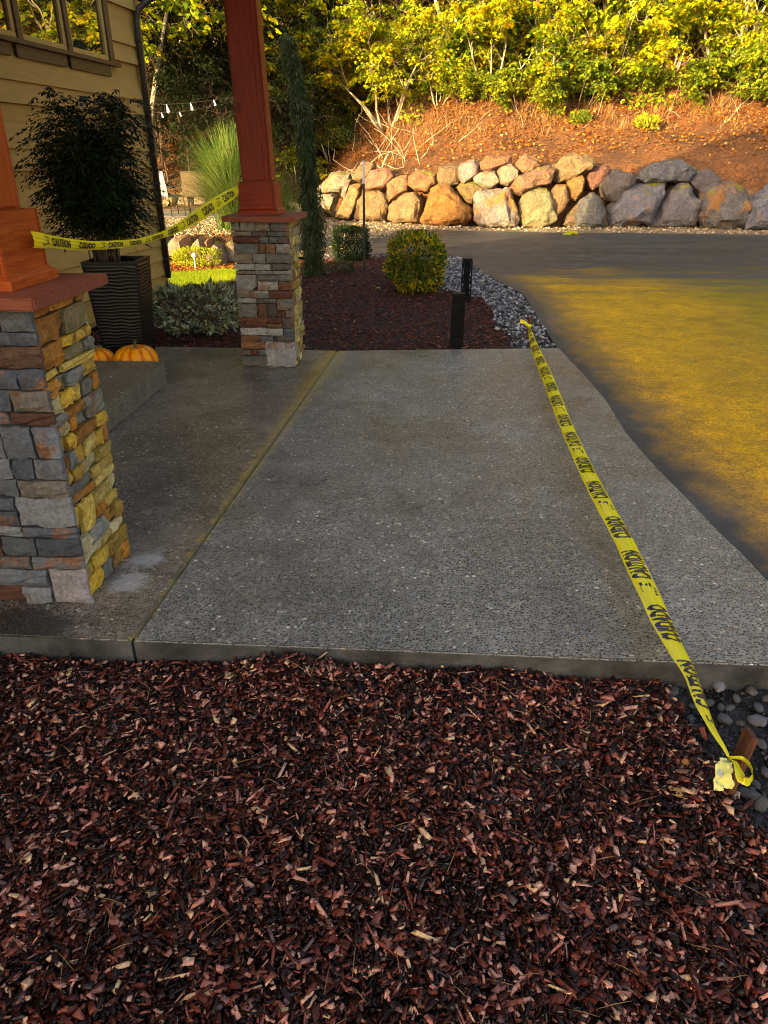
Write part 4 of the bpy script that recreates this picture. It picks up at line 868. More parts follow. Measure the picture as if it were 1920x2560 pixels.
# weeping cypress
def cypress():
    rs = np.random.RandomState(12); t = thing('weeping_cypress', 'tall narrow weeping blue green cypress with a drooping top', 'tree', (-1.73, 11.25, -.03))
    sp = [Vector((0, 0, 0)), Vector((-.02, 0, .8)), Vector((-.05, 0, 1.6)), Vector((-.09, 0, 2.2)), Vector((-.17, 0, 2.7)), Vector((-.22, 0, 3.0)), Vector((-.27, .0, 3.05)), Vector((-.29, 0, 2.85))]
    tubes('trunk', [(sp, [.035, .03, .022, .016, .011, .008, .006, .004])], M['bark_dark'], t, 6)
    P_, D_, L_ = [], [], []
    def at(s):
        q = s * 6; i = min(int(q), 6); return sp[i].lerp(sp[i + 1], q - i)
    for i in range(1500):
        s = rs.uniform(.0, 1.08) ** .9; q = at(min(s, 1.08) * .98); a = rs.uniform(0, 6.28)
        R_ = np.interp(s, [0, .1, .35, .6, .72, .85, 1.08], [.17, .165, .12, .085, .035, .06, .035]) * rs.uniform(.30, 1.1)
        if .69 < s < .75 and rs.rand() < .6: continue
        L = rs.uniform(.15, .5) * (1 if s < .7 else .8)
        for k in range(26):
            f = k / 26; rr = R_ * min(1, f * 3.5); p = q + Vector((math.cos(a) * rr, math.sin(a) * rr, .05 * min(1, f * 4) - L * f))
            p += Vector(rs.normal(0, .018, 3)); 
            if p.z < .0: continue
            P_.append(p); D_.append((rs.normal(0, .3) + .3 * math.cos(a), rs.normal(0, .3) + .3 * math.sin(a), -1)); L_.append(rs.uniform(.035, .075))
    for i in range(90):
        s = rs.uniform(.05, 1.0); q = at(s * .98); a = rs.uniform(0, 6.28); L = rs.uniform(.12, .34); R_ = np.interp(s, [0, .35, .6, 1], [.19, .16, .12, .07])
        for k in range(22):
            f = k / 22; rr = R_ * f ** .5 * 1.35; P_.append(q + Vector((math.cos(a) * rr, math.sin(a) * rr, .06 * f - L * f * f)) + Vector(rs.normal(0, .007, 3))); D_.append((math.cos(a) * .5, math.sin(a) * .5, -1)); L_.append(rs.uniform(.025, .05))
    P_ = np.array([tuple(p) for p in P_]); D_ = np.array(D_); L_ = np.array(L_); n = len(L_)
    V, T, r = scatter(*LEAFN, basis(D_, rs.normal(0, 1, (n, 3))), P_, np.stack([L_, L_ * 1.3, L_], 1), rs.rand(n)); trimesh('foliage', V, T, r, [M['cypress']], t)
cypress()

# ---------------------------------------------------------------- left garden
lawn_poly = [P(x, y, -.05) for x, y in [(415, 733), (470, 712), (540, 690), (640, 655), (640, 640), (560, 652), (430, 672), (380, 680)]]
LP = [(-3.7, 9.2)] + [(p.x, p.y) for p in lawn_poly]
LP = [(-5.2, 9.9), (-3.45, 9.85), (-3.0, 10.35), (-2.9, 11.2), (-2.9, 12.2), (-3.4, 12.25), (-4.3, 11.6), (-5.4, 11.4)]
polysheet('lawn', LP, -.075, M['soil'])
n = 42000; x = RS.uniform(-5.2, -2.7, n); y = RS.uniform(9.9, 12.3, n); k = inpoly(x, y, LP); x, y = x[k], y[k]; n = len(x)
nn = np.stack([RS.normal(0, .35, n), RS.normal(0, .35, n), np.ones(n)], 1); a = RS.uniform(0, 6.28, n); R_ = basis(nn, np.stack([np.cos(a), np.sin(a), 0 * a], 1)); R_ = np.stack([R_[:, :, 1], R_[:, :, 2], R_[:, :, 0]], 2)
V, T, r = scatter(*BLADE, R_, np.stack([x, y, x * 0 - .075], 1), np.stack([np.full(n, .006), np.full(n, .006), RS.uniform(.03, .06, n)], 1), RS.rand(n))
o = trimesh('grass', V, T, r, [M['lawn']]); tag(o, 'bright sunlit lawn grass beyond the house corner', 'grass', kind='stuff')
bm_l = chipfield('leaf_mulch', 3800, (-5.2, -2.6), (11.2, 13.1), lambda x, y: ~inpoly(x, y, LP) & (y > 11.3), lambda x, y: -.07 + 0 * x, .05, [M['litter']], shard8, .3, .02, .2)
tag(bm_l, 'orange brown leaf mulch along the back of the small lawn', 'mulch')
bush('spirea_shrub', 'bright lime yellow shrub in front of the small rocks past the house corner', 'shrub', (-3.93, 12.6, -.05), .40, .28, .27, 2800, .045, M['lime'], 21, open_=.5)
pth = thing('garden_light', 'small white path light on the lawn edge beside the lime shrub', 'path light', (-3.83, 12.13, -.07))
tubes('stem', [([(0, 0, 0), (0, 0, .2)], .010)], M['white'], pth, 6); tubes('head', [([(0, 0, .2), (0, 0, .22), (0, 0, .26), (0, 0, .275)], [.022, .04, .032, .008])], M['white'], pth, 10)
# boulder builder
def boulder(outline, cen, T_, parent, col, seed, name='boulder', turn=0.):
    """outline: (x, z) points round the silhouette, world metres; a solid with its own depth T_"""
    rs = np.random.RandomState(seed); bm = bmesh.new(); ox = sum(p[0] for p in outline) / len(outline); oz = sum(p[1] for p in outline) / len(outline)
    for dy, s in ((-.5, .60), (-.36, .86), (-.12, .99), (.15, 1.0), (.42, .72)):
        for (x, z_) in outline:
            bm.verts.new(((x - ox) * s * rs.uniform(.93, 1.03), dy * T_ * rs.uniform(.82, 1.12) + (z_ - oz) * .12, (z_ - oz) * s * rs.uniform(.93, 1.03)))
    r = bmesh.ops.convex_hull(bm, input=bm.verts[:]); bmesh.ops.delete(bm, geom=[g for g in r['geom_interior'] if isinstance(g, bmesh.types.BMVert)], context='VERTS')
    bmesh.ops.dissolve_limit(bm, angle_limit=.30, verts=bm.verts[:], edges=bm.edges[:]); bmesh.ops.triangulate(bm, faces=bm.faces[:])
    bmesh.ops.subdivide_edges(bm, edges=bm.edges[:], cuts=1, use_grid_fill=True); bmesh.ops.smooth_vert(bm, verts=bm.verts[:], factor=.04, use_axis_x=True, use_axis_y=True, use_axis_z=True)
    bmesh.ops.subdivide_edges(bm, edges=bm.edges[:], cuts=1, use_grid_fill=True); bmesh.ops.triangulate(bm, faces=bm.faces[:])
    bmesh.ops.subdivide_edges(bm, edges=[e for e in bm.edges if e.calc_length() > .07], cuts=1, use_grid_fill=True); bmesh.ops.triangulate(bm, faces=bm.faces[:])
    bm.normal_update(); sz = max(max(abs(v_.co.x) for v_ in bm.verts), .2)
    off = Vector((seed * 3.1, seed * 1.7, 0)); new = []
    for v_ in bm.verts:
        q = v_.co + off; cell = mnoise.voronoi(q * 2.6)[0]
        a = (abs(mnoise.noise(q * 2.1)) * -.10 + mnoise.noise(q * 5) * .045 + mnoise.noise(q * 12) * .022 + (cell[1] - cell[0]) * .075) * min(1.2, sz * 1.7); new.append(v_.co + v_.normal * a)
    for v_, c in zip(bm.verts, new): v_.co = c
    me = bpy.data.meshes.new(name); bm.to_mesh(me); bm.free(); me.materials.append(M['boulder'])
    me.polygons.foreach_set('use_smooth', [True] * len(me.polygons))
    try: me.set_sharp_from_angle(angle=.5)
    except Exception: pass
    o = bpy.data.objects.new(name, me); o.location = (ox, cen, oz); link(o, parent); cr_ = rs.rand()
    if cr_ > .72 and col[0] > .26: col = (.60, .60, .62)
    o.rotation_euler = (0, 0, turn); o.color = (col[0] * rs.uniform(.55, .80), col[1] * rs.uniform(.46, .60), col[2] * rs.uniform(.30, .44), 1) if col[0] > .26 else (*[c_ * .92 for c_ in col], 1); return o
A_ = [
 (0, [(30, 240), (60, 215), (130, 275), (190, 285), (150, 440), (60, 420), (25, 390)], (.52, .42, .28)),
 (.3, [(65, 215), (110, 150), (170, 120), (270, 140), (260, 190), (205, 200), (200, 285), (60, 280)], (.44, .31, .20)),
 (.1, [(205, 190), (260, 185), (255, 240), (215, 320), (190, 300)], (.34, .27, .2)),
 (0, [(250, 215), (330, 212), (330, 270), (285, 430), (235, 465), (150, 455), (185, 350)], (.54, .43, .29)),
 (.35, [(260, 150), (330, 80), (420, 60), (435, 90), (400, 160), (320, 215), (265, 190)], (.42, .33, .22)),
 (.25, [(340, 190), (380, 130), (440, 100), (550, 115), (560, 160), (500, 255), (345, 255)], (.50, .38, .30)),
 (0, [(290, 320), (345, 250), (470, 248), (520, 300), (502, 470), (340, 475), (285, 450)], (.50, .40, .33)),
 (.2, [(498, 210), (560, 160), (640, 150), (652, 210), (645, 260), (560, 310), (515, 340), (498, 290)], (.52, .42, .30)),
 (.35, [(637, 170), (700, 120), (760, 120), (838, 140), (840, 220), (780, 268), (680, 265), (637, 225)], (.46, .32, .22)),
 (0, [(535, 325), (600, 280), (690, 262), (745, 310), (725, 475), (560, 485), (503, 455), (510, 370)], (.56, .44, .22)),
 (-.05, [(735, 390), (790, 250), (840, 220), (925, 228), (1000, 300), (1075, 390), (1080, 450), (1030, 490), (790, 500), (730, 465)], (.52, .36, .12)),
 (.35, [(838, 130), (850, 90), (960, 75), (1000, 90), (990, 225), (930, 240), (845, 225)], (.44, .32, .22)),
 (.3, [(970, 110), (1000, 70), (1090, 50), (1138, 75), (1128, 125), (1065, 205), (1010, 225), (980, 170)], (.46, .37, .28)),
 (.1, [(958, 240), (1000, 203), (1085, 203), (1165, 240), (1115, 300), (1070, 350), (1025, 335)], (.46, .33, .18)),
 (.5, [(1125, 70), (1170, 25), (1260, 15), (1335, 30), (1342, 75), (1285, 110), (1180, 135), (1130, 115)], (.42, .33, .2)),
 (.25, [(1078, 170), (1120, 135), (1230, 125), (1262, 200), (1225, 250), (1140, 250), (1080, 210)], (.48, .40, .34)),
 (.3, [(1238, 130), (1270, 90), (1340, 75), (1390, 120), (1382, 165), (1305, 240), (1255, 220)], (.50, .40, .33)),
 (.55, [(1362, 75), (1430, 0), (1530, 50), (1542, 95), (1480, 140), (1400, 145), (1368, 115)], (.46, .34, .22)),
 (-.05, [(1065, 320), (1110, 265), (1210, 232), (1305, 235), (1360, 300), (1395, 440), (1372, 505), (1200, 515), (1100, 490), (1070, 400)], (.56, .46, .27)),
 (.3, [(1318, 210), (1360, 155), (1480, 125), (1600, 80), (1642, 110), (1605, 205), (1500, 240), (1385, 295), (1328, 285)], (.44, .36, .26)),
 (0, [(1380, 340), (1415, 270), (1500, 238), (1580, 240), (1630, 330), (1640, 460), (1590, 510), (1395, 515)], (.56, .47, .36))]
B_ = [
 (.45, [(212, 180), (228, 80), (300, 20), (370, 0), (460, 30), (530, 90), (400, 170), (300, 213), (228, 213)], (.46, .37, .26)),
 (.05, [(182, 330), (198, 270), (250, 218), (312, 215), (335, 320), (285, 405), (235, 440), (188, 392)], (.50, .34, .22)),
 (.2, [(308, 200), (350, 150), (420, 148), (442, 200), (425, 275), (370, 332), (322, 325)], (.50, .40, .2)),
 (.4, [(410, 130), (500, 92), (590, 88), (628, 115), (595, 190), (470, 270), (430, 230)], (.38, .25, .20)),
 (.15, [(525, 230), (558, 150), (640, 118), (742, 128), (790, 170), (775, 215), (690, 265), (645, 338), (600, 352), (538, 305)], (.17, .135, .125)),
 (.1, [(272, 500), (300, 420), (400, 330), (470, 280), (470, 400), (350, 510)], (.30, .25, .2)),
 (-.05, [(335, 440), (400, 328), (480, 265), (545, 300), (585, 380), (595, 490), (560, 515), (345, 518)], (.15, .145, .14)),
 (.35, [(778, 180), (830, 110), (920, 68), (1060, 52), (1155, 83), (1180, 142), (1125, 198), (950, 213), (798, 210)], (.17, .17, .185)),
 (0, [(580, 400), (640, 345), (690, 258), (780, 218), (860, 210), (985, 205), (985, 262), (920, 350), (875, 490), (640, 505), (597, 485)], (.21, .20, .24)),
 (0, [(882, 495), (918, 360), (985, 270), (1055, 212), (1135, 198), (1215, 320), (1207, 405), (1165, 500), (950, 515)], (.20, .18, .20)),
 (.3, [(1110, 200), (1200, 128), (1270, 112), (1360, 180), (1290, 220), (1225, 318), (1180, 290)], (.17, .13, .14)),
 (0, [(1175, 435), (1215, 340), (1225, 258), (1290, 203), (1400, 203), (1475, 220), (1500, 262), (1605, 268), (1545, 335), (1535, 500), (1400, 525), (1235, 520)], (.18, .165, .165)),
 (-.1, [(1500, 520), (1535, 350), (1595, 290), (1680, 228), (1760, 290), (1790, 530)], (.22, .22, .27)),
 (.3, [(1640, 250), (1700, 190), (1800, 180), (1840, 240), (1800, 300), (1700, 300)], (.2, .19, .19)),
 (0, [(1760, 525), (1780, 400), (1850, 300), (1960, 290), (2020, 400), (2010, 540)], (.2, .19, .19))]
bw = thing('boulder_wall', 'long dry stacked boulder retaining wall at the foot of the hillside', 'wall', (0, 20.5, 0))
bw_parent_inv = Matrix.Translation((0, -20.5, 0))
for ox_, lst in ((780, A_), (1300, B_)):
    for i, (back, poly, col) in enumerate(lst):
        px = [(ox_ + a / 2.676, 380 + b_ / 2.676) for a, b_ in poly]
        mxp = sum(p[0] for p in px) / len(px); g0 = GY(mxp, 560, 20.4); Yc = float(yw(g0.x)) + .25 + back
        if ox_ == 780 and i < 5: Yc = float(np.interp(mxp, [790, 815, 850, 900, 960], [24.5, 23.8, 22.7, 22.2, 21.8])) + back * .6
        out = [(GY(a, b_, Yc).x, GY(a, b_, Yc).z) for a, b_ in px]; mnz = min(o_[1] for o_ in out)
        wd_ = max(o_[0] for o_ in out) - min(o_[0] for o_ in out); hg = max(o_[1] for o_ in out) - mnz
        q = boulder(out, Yc + .1, max(.6, min(1.15, .8 * max(wd_, hg))), bw, col, 40 + i + (ox_ > 1000) * 50); q.location.y -= 20.5
# small rock edging round the gravel terrace on the left
rw = thing('rock_edging', 'pale jagged rocks holding up the gravel terrace past the house corner', 'wall', (-4, 13.2, 0))
RK = [(14.0, [(300, 640), (330, 580), (390, 575), (430, 600), (440, 660), (300, 680)], (.25, .25, .27)), (13.3, [(430, 612), (455, 585), (478, 590), (492, 640), (430, 650)], (.5, .42, .32)), (13.2, [(482, 640), (498, 605), (512, 590), (528, 612), (530, 645)], (.56, .47, .33)), (13.35, [(512, 600), (540, 592), (546, 620), (532, 640), (520, 625)], (.5, .36, .2)), (13.15, [(528, 640), (548, 604), (562, 612), (577, 640), (580, 678), (532, 676)], (.5, .44, .35)), (13.5, [(380, 600), (395, 570), (425, 575), (440, 610), (420, 640), (385, 640)], (.2, .2, .22)), (13.5, [(560, 612), (590, 600), (620, 615), (625, 660), (570, 660)], (.5, .4, .3))]
for i, (Yc, poly, col) in enumerate(RK):
    out = [(GY(a, b_, Yc).x, GY(a, b_, Yc).z) for a, b_ in poly]; q = boulder([(a_, b2 + .03) for a_, b2 in out], Yc - .2, .6, rw, (col[0] * 1.3, col[1] * 1.4, col[2] * 1.5) if col[0] > .3 else col, 120 + i, 'rock'); q.location.x += 4; q.location.y -= 13.2
RK2 = [[(405, 520), (412, 488), (440, 485), (448, 515)], [(446, 518), (452, 482), (478, 480), (490, 515)], [(520, 515), (526, 470), (550, 468), (560, 515)], [(484, 515), (490, 490), (520, 485), (528, 515)]]
rw2 = thing('rock_border', 'row of pale rocks behind the patio chairs', 'wall', (-5.5, 19.6, .3))
for i, poly in enumerate(RK2):
    out = [(GY(a, b_, 19.6).x, GY(a, b_, 19.6).z) for a, b_ in poly]; q = boulder(out, 19.6, .5, rw2, (.5, .42, .34), 140 + i, 'rock'); q.location.x += 5.5; q.location.y -= 19.6; q.location.z -= .3
# flagstone strips on the terrace
for k, (Yc, wd_) in enumerate(((15.1, .22), (15.9, .3), (17.6, 1.2))):
    polysheet('stepping_slab', [(-7.5, Yc), (-4.0, Yc), (-4.0, Yc + wd_), (-7.5, Yc + wd_)], .386 + .002 * k, M['flagstone'], thick=.03)
o = polysheet('terrace_gravel', [(-8, 13.8), (-3.4, 13.8), (-3.3, 21), (-4.6, 25), (-5.6, 21), (-8, 20)], .383, M['gravel'])
pebfield('terrace_pebbles', 5500, (-6, -3.2), (13.3, 17), lambda x, y: x > -99, lambda x, y: hz(x, y) + .0, .034, [M['pebble_t']], 'tan pebbles covering the raised terrace past the house corner', 'gravel')
# patio chairs
def chair(loc, rz, mat, label):
    t = thing('patio_chair', label, 'chair', loc, rz, 'sling patio chairs on the terrace'); w_ = .27
    for s in (-1, 1):
        x = s * w_
        tubes('side_frame', [([(x, .27, 0), (x, .24, .42), (x, -.02, .44), (x, -.23, .40)], .012), ([(x, -.20, 0), (x, -.23, .40), (x, -.30, .92)], .012), ([(x * 1.06, -.25, .62), (x * 1.08, .2, .64), (x * 1.06, .26, .58), (x, .24, .42)], .012)], M['pipe'], t, 6)
    def sling(name, p0, p1, p2, th):
        V, Fc = [], []
        for k, p in enumerate((p0, p1, p2)): V += [(-w_ + .01, p[0], p[1]), (w_ - .01, p[0], p[1]), (w_ - .01, p[0], p[1] - th), (-w_ + .01, p[0] + .0, p[1] - th)]
        for k in range(2): i = k * 4; Fc += [(i, i + 1, i + 5, i + 4), (i + 3, i + 7, i + 6, i + 2), (i, i + 4, i + 7, i + 3), (i + 1, i + 2, i + 6, i + 5)]
        Fc += [(0, 3, 2, 1), (8, 9, 10, 11)]; meshobj(name, V, Fc, mat, t)
    sling('seat', (.22, .43), (0, .41), (-.22, .42), .012)
    V, Fc = [], []; box(V, Fc, -w_ + .01, w_ - .01, -.006, .006, 0, .52); o = meshobj('backrest', V, Fc, mat, t); o.location = (0, -.235, .42); o.rotation_euler = (.13, 0, 0)
    tubes('back_rail', [([(-w_, -.30, .92), (w_, -.30, .92)], .012)], M['pipe'], t, 6)
chair((-5.45, 18.0, .386), .05, M['sling'], 'tan sling patio chair with its back to the house, nearest the tall grass')
chair((-6.02, 17.9, .386), -.75, M['sling2'], 'grey sling patio chair partly hidden by the downspout')
chair((-4.95, 18.6, .386), .15, M['sling2'], 'grey sling patio chair half hidden behind the tall ornamental grass')
# fountain grass
def fountain(loc, n, L0, spread, label, seed):
    rs = np.random.RandomState(seed); t = thing('ornamental_grass', label, 'plant', loc); V, T, r = [], [], []
    for i in range(n):
        a = rs.uniform(0, 6.28); L = L0 * rs.uniform(.6, 1.08); s = abs(rs.normal(0, spread)) + .08; x0, y0 = rs.normal(0, .10, 2); wv = rs.uniform(.004, .008); b_ = len(V); rr = rs.rand()
        ca, sa = math.cos(a), math.sin(a)
        for k in range(7):
            f = k / 6; R_ = L * s * f ** 1.7; z_ = L * (f * math.cos(min(s, 1.2) * .5) - .42 * s * f ** 3); ww = wv * (1 - f) ** .6 + .0008
            V += [(x0 + ca * R_ - sa * ww, y0 + sa * R_ + ca * ww, z_), (x0 + ca * R_ + sa * ww, y0 + sa * R_ - ca * ww, z_)]
        for k in range(6): q = b_ + 2 * k; T += [(q, q + 1, q + 3), (q, q + 3, q + 2)]; r += [rr, rr]
    trimesh('blades', V, T, r, [M['fountain']], t)
fountain((-3.62, 14.2, .34), 4200, 1.85, .62, 'tall arching ornamental grass behind the far stone column', 31)
fountain((-2.95, 14.6, .10), 1100, 1.35, .50, 'smaller arching ornamental grass to the right of the far cedar post', 32)
# string lights
strs = thing('string_lights', 'string of white bulbs hanging in front of the dark trees', 'string lights', (0, 0, 0))
W1 = [GY(372, 259, 14), GY(416, 261, 14), GY(476, 257, 14), GY(534, 250, 14), GY(600, 240, 14)]; W2 = [GY(374, 281, 14.5), GY(403, 282, 14.5), GY(448, 280, 14.5), GY(520, 268, 14.5), GY(600, 252, 14.5)]
tubes('wire', [(W1, .003), (W2, .003)], M['pipe'], strs, 4)
for p, s in ((W1[1], .75), (W1[2], .66), (W1[3], .5), (W2[1], .45), (W2[2], .4)):
    tubes('bulb', [([p, p - Vector((-.01, 0, .06 * s)), p - Vector((-.02, 0, .10 * s)), p - Vector((-.025, 0, .15 * s)), p - Vector((-.027, 0, .18 * s))], [.008, .012, .03 * s, .045 * s, .01])], M['bulb'], strs, 10)

# ---------------------------------------------------------------- hillside cover
def hillpts(n, xr, dmin, dmax, rs, power=1.):
    x = rs.uniform(*xr, n); d = dmin + (dmax - dmin) * rs.rand(n) ** power; y = yw(x) + .75 + d; return x, y, hz(x, y), d
rs = np.random.RandomState(77)
x, y, z, d = hillpts(52000, (-9, 15), .3, 11, rs, .9); pr_ = np.clip((d - .2) / 4.5, .10, 1) * (.4 + .6 * np.array([mnoise.noise(Vector((a * .7, b_ * .7, 0))) > -.1 for a, b_ in zip(x, y)])); k = rs.rand(len(x)) < pr_; x, y, z, d = x[k], y[k], z[k], d[k]; n = len(x)
L = rs.uniform(.04, .115, n); R_ = rndrot(n, .45, rs); V, T, r = scatter([(-.1, 0, 0), (.4, -.4, .1), (1, 0, .1), (.4, .4, .0)], [(0, 1, 2), (0, 2, 3)], R_, np.stack([x, y, z + .03 + rs.uniform(0, .05, n)], 1), np.stack([L, L, L], 1), rs.rand(n))
tag(trimesh('leaf_litter', V, T, r, [M['litter']]), 'orange and pale fallen leaves strewn over the bare slope', 'leaf litter', kind='stuff')
x, y, z, d = hillpts(26000, (-9, 15), .2, 10, rs, .8); k = rs.rand(len(x)) < np.clip((d + 1.5) / 6, .3, 1); x, y, z, d = x[k], y[k], z[k], d[k]; n = len(x)
tv, tf = shard8(5); L = rs.uniform(.04, .16, n); V, T, r = scatter(tv, tf, rndrot(n, .25, rs), np.stack([x, y, z + .015], 1), np.stack([L, L * .35, L * .35], 1), rs.rand(n))
tag(trimesh('wood_debris', V, T, r, [M['straw']]), 'dry twigs and bark scraps on the bare slope', 'debris', kind='stuff')
x, y, z, d = hillpts(30000, (-9, 16), 3.2, 8.5, rs, .8); k = np.array([mnoise.noise(Vector((a * .8, b_ * .8, 3))) > -.05 for a, b_ in zip(x, y)]); x, y, z, d = x[k], y[k], z[k], d[k]; n = len(x)
nn = np.stack([rs.normal(0, .4, n), rs.normal(0, .4, n) - .15, np.ones(n)], 1); a = rs.uniform(0, 6.28, n); R_ = basis(nn, np.stack([np.cos(a), np.sin(a), 0 * a], 1)); R_ = np.stack([R_[:, :, 1], R_[:, :, 2], R_[:, :, 0]], 2)
V, T, r = scatter(*BLADE, R_, np.stack([x, y, z], 1), np.stack([np.full(n, .011), np.full(n, .011), rs.uniform(.15, .5, n)], 1), rs.rand(n))
tag(trimesh('dry_grass', V, T, r, [M['straw']]), 'dry tan grass stalks along the lower edge of the woods', 'dry grass', kind='stuff')
# undergrowth mass
x, y, z, d = hillpts(42000, (-14, 20), 4.4, 26, rs, 1.3); n = len(x); k = np.array([mnoise.noise(Vector((a * .45, b_ * .45, 8))) for a, b_ in zip(x, y)]); s = (k > -.02) & ((d > 5.6) | (k > .2)); x, y, z, d, k = x[s], y[s], z[s], d[s], k[s]; n = len(x)
hh = np.clip(.25 + k * 1.6, .15, 1.3) * np.clip((d - 3.6) / 2.5, .3, 1) * rs.rand(n) ** .6
L = rs.uniform(.08, .17, n); dr = np.stack([rs.normal(0, .6, n), rs.normal(-.5, .6, n), rs.normal(-.25, .4, n)], 1); nn = np.stack([rs.normal(0, .5, n), rs.normal(-.5, .5, n), np.ones(n)], 1)
V, T, r = scatter([(0, 0, 0), (.3, -.38, 0), (.8, -.3, -.06), (1, 0, -.14), (.8, .3, -.06), (.3, .38, 0)], [(0, 1, 2), (0, 2, 3), (0, 3, 4), (0, 4, 5)], basis(dr, nn), np.stack([x, y, z + hh], 1), np.stack([L, L, L], 1), rs.rand(n))
tag(trimesh('undergrowth', V, T, r, [M['brush']]), 'yellow green bramble and fern undergrowth beneath the trees', 'undergrowth', kind='stuff')

# ---------------------------------------------------------------- trees
def grow(rs, height, stems, lean, spread, depth=3):
    """multi-stem tree -> list of tubes and list of twig positions/directions"""
    tl, tips = [], []
    def branch(p, d, L, r, lev):
        n = 6; pts = [p]; rad = [r]; dd = Vector(d).normalized(); q = Vector(p)
        for k in range(n):
            dd = (dd + Vector(rs.normal(0, .10 + .04 * lev, 3)) + Vector((0, 0, .05 if lev < 2 else -.05))).normalized(); q = q + dd * L / n; pts.append(q.copy()); rad.append(r * (1 - .75 * (k + 1) / n))
            if lev < depth and k >= (2 if lev == 0 else 1):
                for _ in range(1 if lev == 0 else (1 if rs.rand() < .75 else 2)):
                    a = rs.uniform(0, 6.28); o_ = dd.orthogonal().normalized(); o_.rotate(Quaternion(dd, a)); nd_ = (dd * .55 + o_ * .85 + Vector((0, 0, .12))).normalized(); branch(q.copy(), nd_, L * rs.uniform(.42, .62), rad[-1] * .6, lev + 1)
            if lev >= depth - 1 and k >= 1: tips.append((q.copy(), dd.copy()))
        tl.append((pts, rad))
    for s in range(stems):
        a = 6.28 * s / stems + rs.uniform(-.5, .5); branch(Vector((math.cos(a) * .15, math.sin(a) * .15, -.2)), (math.cos(a) * lean, math.sin(a) * lean, 1), height * rs.uniform(.7, 1), .045 * height / 3.2 * rs.uniform(.7, 1.1) + .01, 0)
    return tl, tips
def crown(rs, tips, per, leaf, tmpl, size, droop=.5):
    Ps, Ds, Ls = [], [], []
    for (q, dd) in tips:
        a0 = rs.uniform(0, 6.28); R0 = size * rs.uniform(.6, 1.2); tilt = rs.normal(0, .25, 2)
        for k in range(per):
            a = rs.uniform(0, 6.28); f = rs.rand() ** .6; p = q + Vector((math.cos(a) * R0 * f, math.sin(a) * R0 * f, -droop * R0 * f * f + R0 * f * (tilt[0] * math.cos(a) + tilt[1] * math.sin(a)) + rs.normal(0, .04)))
            Ps.append(p); Ds.append((math.cos(a) + rs.normal(0, .4), math.sin(a) + rs.normal(0, .4), -.55 + rs.normal(0, .3))); Ls.append(leaf * rs.uniform(.55, 1.2))
    P_ = np.array([tuple(p) for p in Ps]); n = len(P_); L = np.array(Ls); nn = np.stack([rs.normal(0, .45, n), rs.normal(0, .45, n), np.ones(n)], 1)
    return scatter(*tmpl, basis(np.array(Ds), nn), P_, np.stack([L, L, L], 1), rs.rand(n))
def treeproto(name, label, seed, height, stems, lean, per, leaf, size, mat, bark, tmpl=LEAF5, cat='tree', group=None, depth=3, maxtips=210):
    rs = np.random.RandomState(seed); tl, tips = grow(rs, height, stems, lean, .5, depth)
    if len(tips) > maxtips: tips = [tips[i] for i in rs.permutation(len(tips))[:maxtips]]
    t = thing(name, label, cat, (0, 0, 0), 0, group); tubes('trunk', tl[-0:] if False else tl, bark, t, 5)
    V, T, r = crown(rs, tips, per, leaf, tmpl, size); trimesh('crown', V, T, r, [mat], t); return t
protos = [treeproto('maple_tree', '', 50, 5.2, 5, .45, 95, .12, .48, M['maple'], M['bark'], group='yellow maples on the hillside'),
          treeproto('maple_tree', '', 51, 6.2, 4, .35, 95, .125, .52, M['maple'], M['bark'], group='yellow maples on the hillside'),
          treeproto('maple_tree', '', 52, 4.2, 6, .7, 95, .115, .44, M['maple'], M['bark'], group='yellow maples on the hillside')]
brushp = [treeproto('leafy_bush', '', 60, 1.5, 8, .8, 26, .11, .24, M['brush'], M['bark_dark'], cat='bush', group='leafy bushes at the edge of the woods', depth=2, maxtips=170),
          treeproto('leafy_bush', '', 61, 2.2, 7, .6, 26, .12, .28, M['maple'], M['bark'], cat='bush', group='leafy bushes at the edge of the woods', depth=2, maxtips=170)]
darkp = [treeproto('added_evergreen_tree', '', 70, 5.0, 4, .35, 60, .13, .55, M['shadeleaf'], M['bark_dark'], tmpl=LEAF2, group='added evergreens for shade-dark gaps among the maples')]
used = set()
def place(proto, x, d, s, rz, label, y=None, dz=0.):
    if id(proto) in used:
        r = proto.copy(); COL.objects.link(r)
        for ch in proto.children:
            c = ch.copy(); COL.objects.link(c); c.parent = r
    else: used.add(id(proto)); r = proto
    yy = y if y is not None else float(yw(x)) + .75 + d
    r.location = (x, yy, float(hz(x, yy)) + dz); r.scale = (s, s, s); r.rotation_euler = (0, 0, rz); r['label'] = label; return r
TREES = [ # proto, x, distance up the slope, scale, turn, label
 (2, -1.6, 4.6, .85, 1.0, 'pale trunked maple with bare spreading roots, lowest on the slope behind the post'),
 (0, -4.6, 3.2, .95, .4, 'maple with yellow leaves hanging over the terrace behind the far cedar post'),
 (1, .8, 7.0, 1.0, 2.1, 'leaning pale maple with bright drooping sprays above the middle of the wall'),
 (2, 3.3, 7.8, 1.1, 3.9, 'spreading low maple above the highest boulders'),
 (0, 6.2, 7.2, 1.0, 5.0, 'yellow maple hanging over the bare slope at upper right'),
 (2, 9.0, 6.8, 1.1, .2, 'dense yellow maple at the upper right edge of the view'),
 (1, -8.6, 1.6, 1.2, 2.6, 'maple overhanging the string lights past the house corner')]
for k, (p_, x, d, s, rz, lab) in enumerate(TREES): place(protos[p_], x, d, s, rz, lab)
rs = np.random.RandomState(5); back = []
where = ['far up the slope on the left', 'far up the slope behind the cypress', 'high on the slope in the middle', 'high on the slope above the big boulders', 'high on the slope at the right', 'on the slope beyond the right edge of the view']
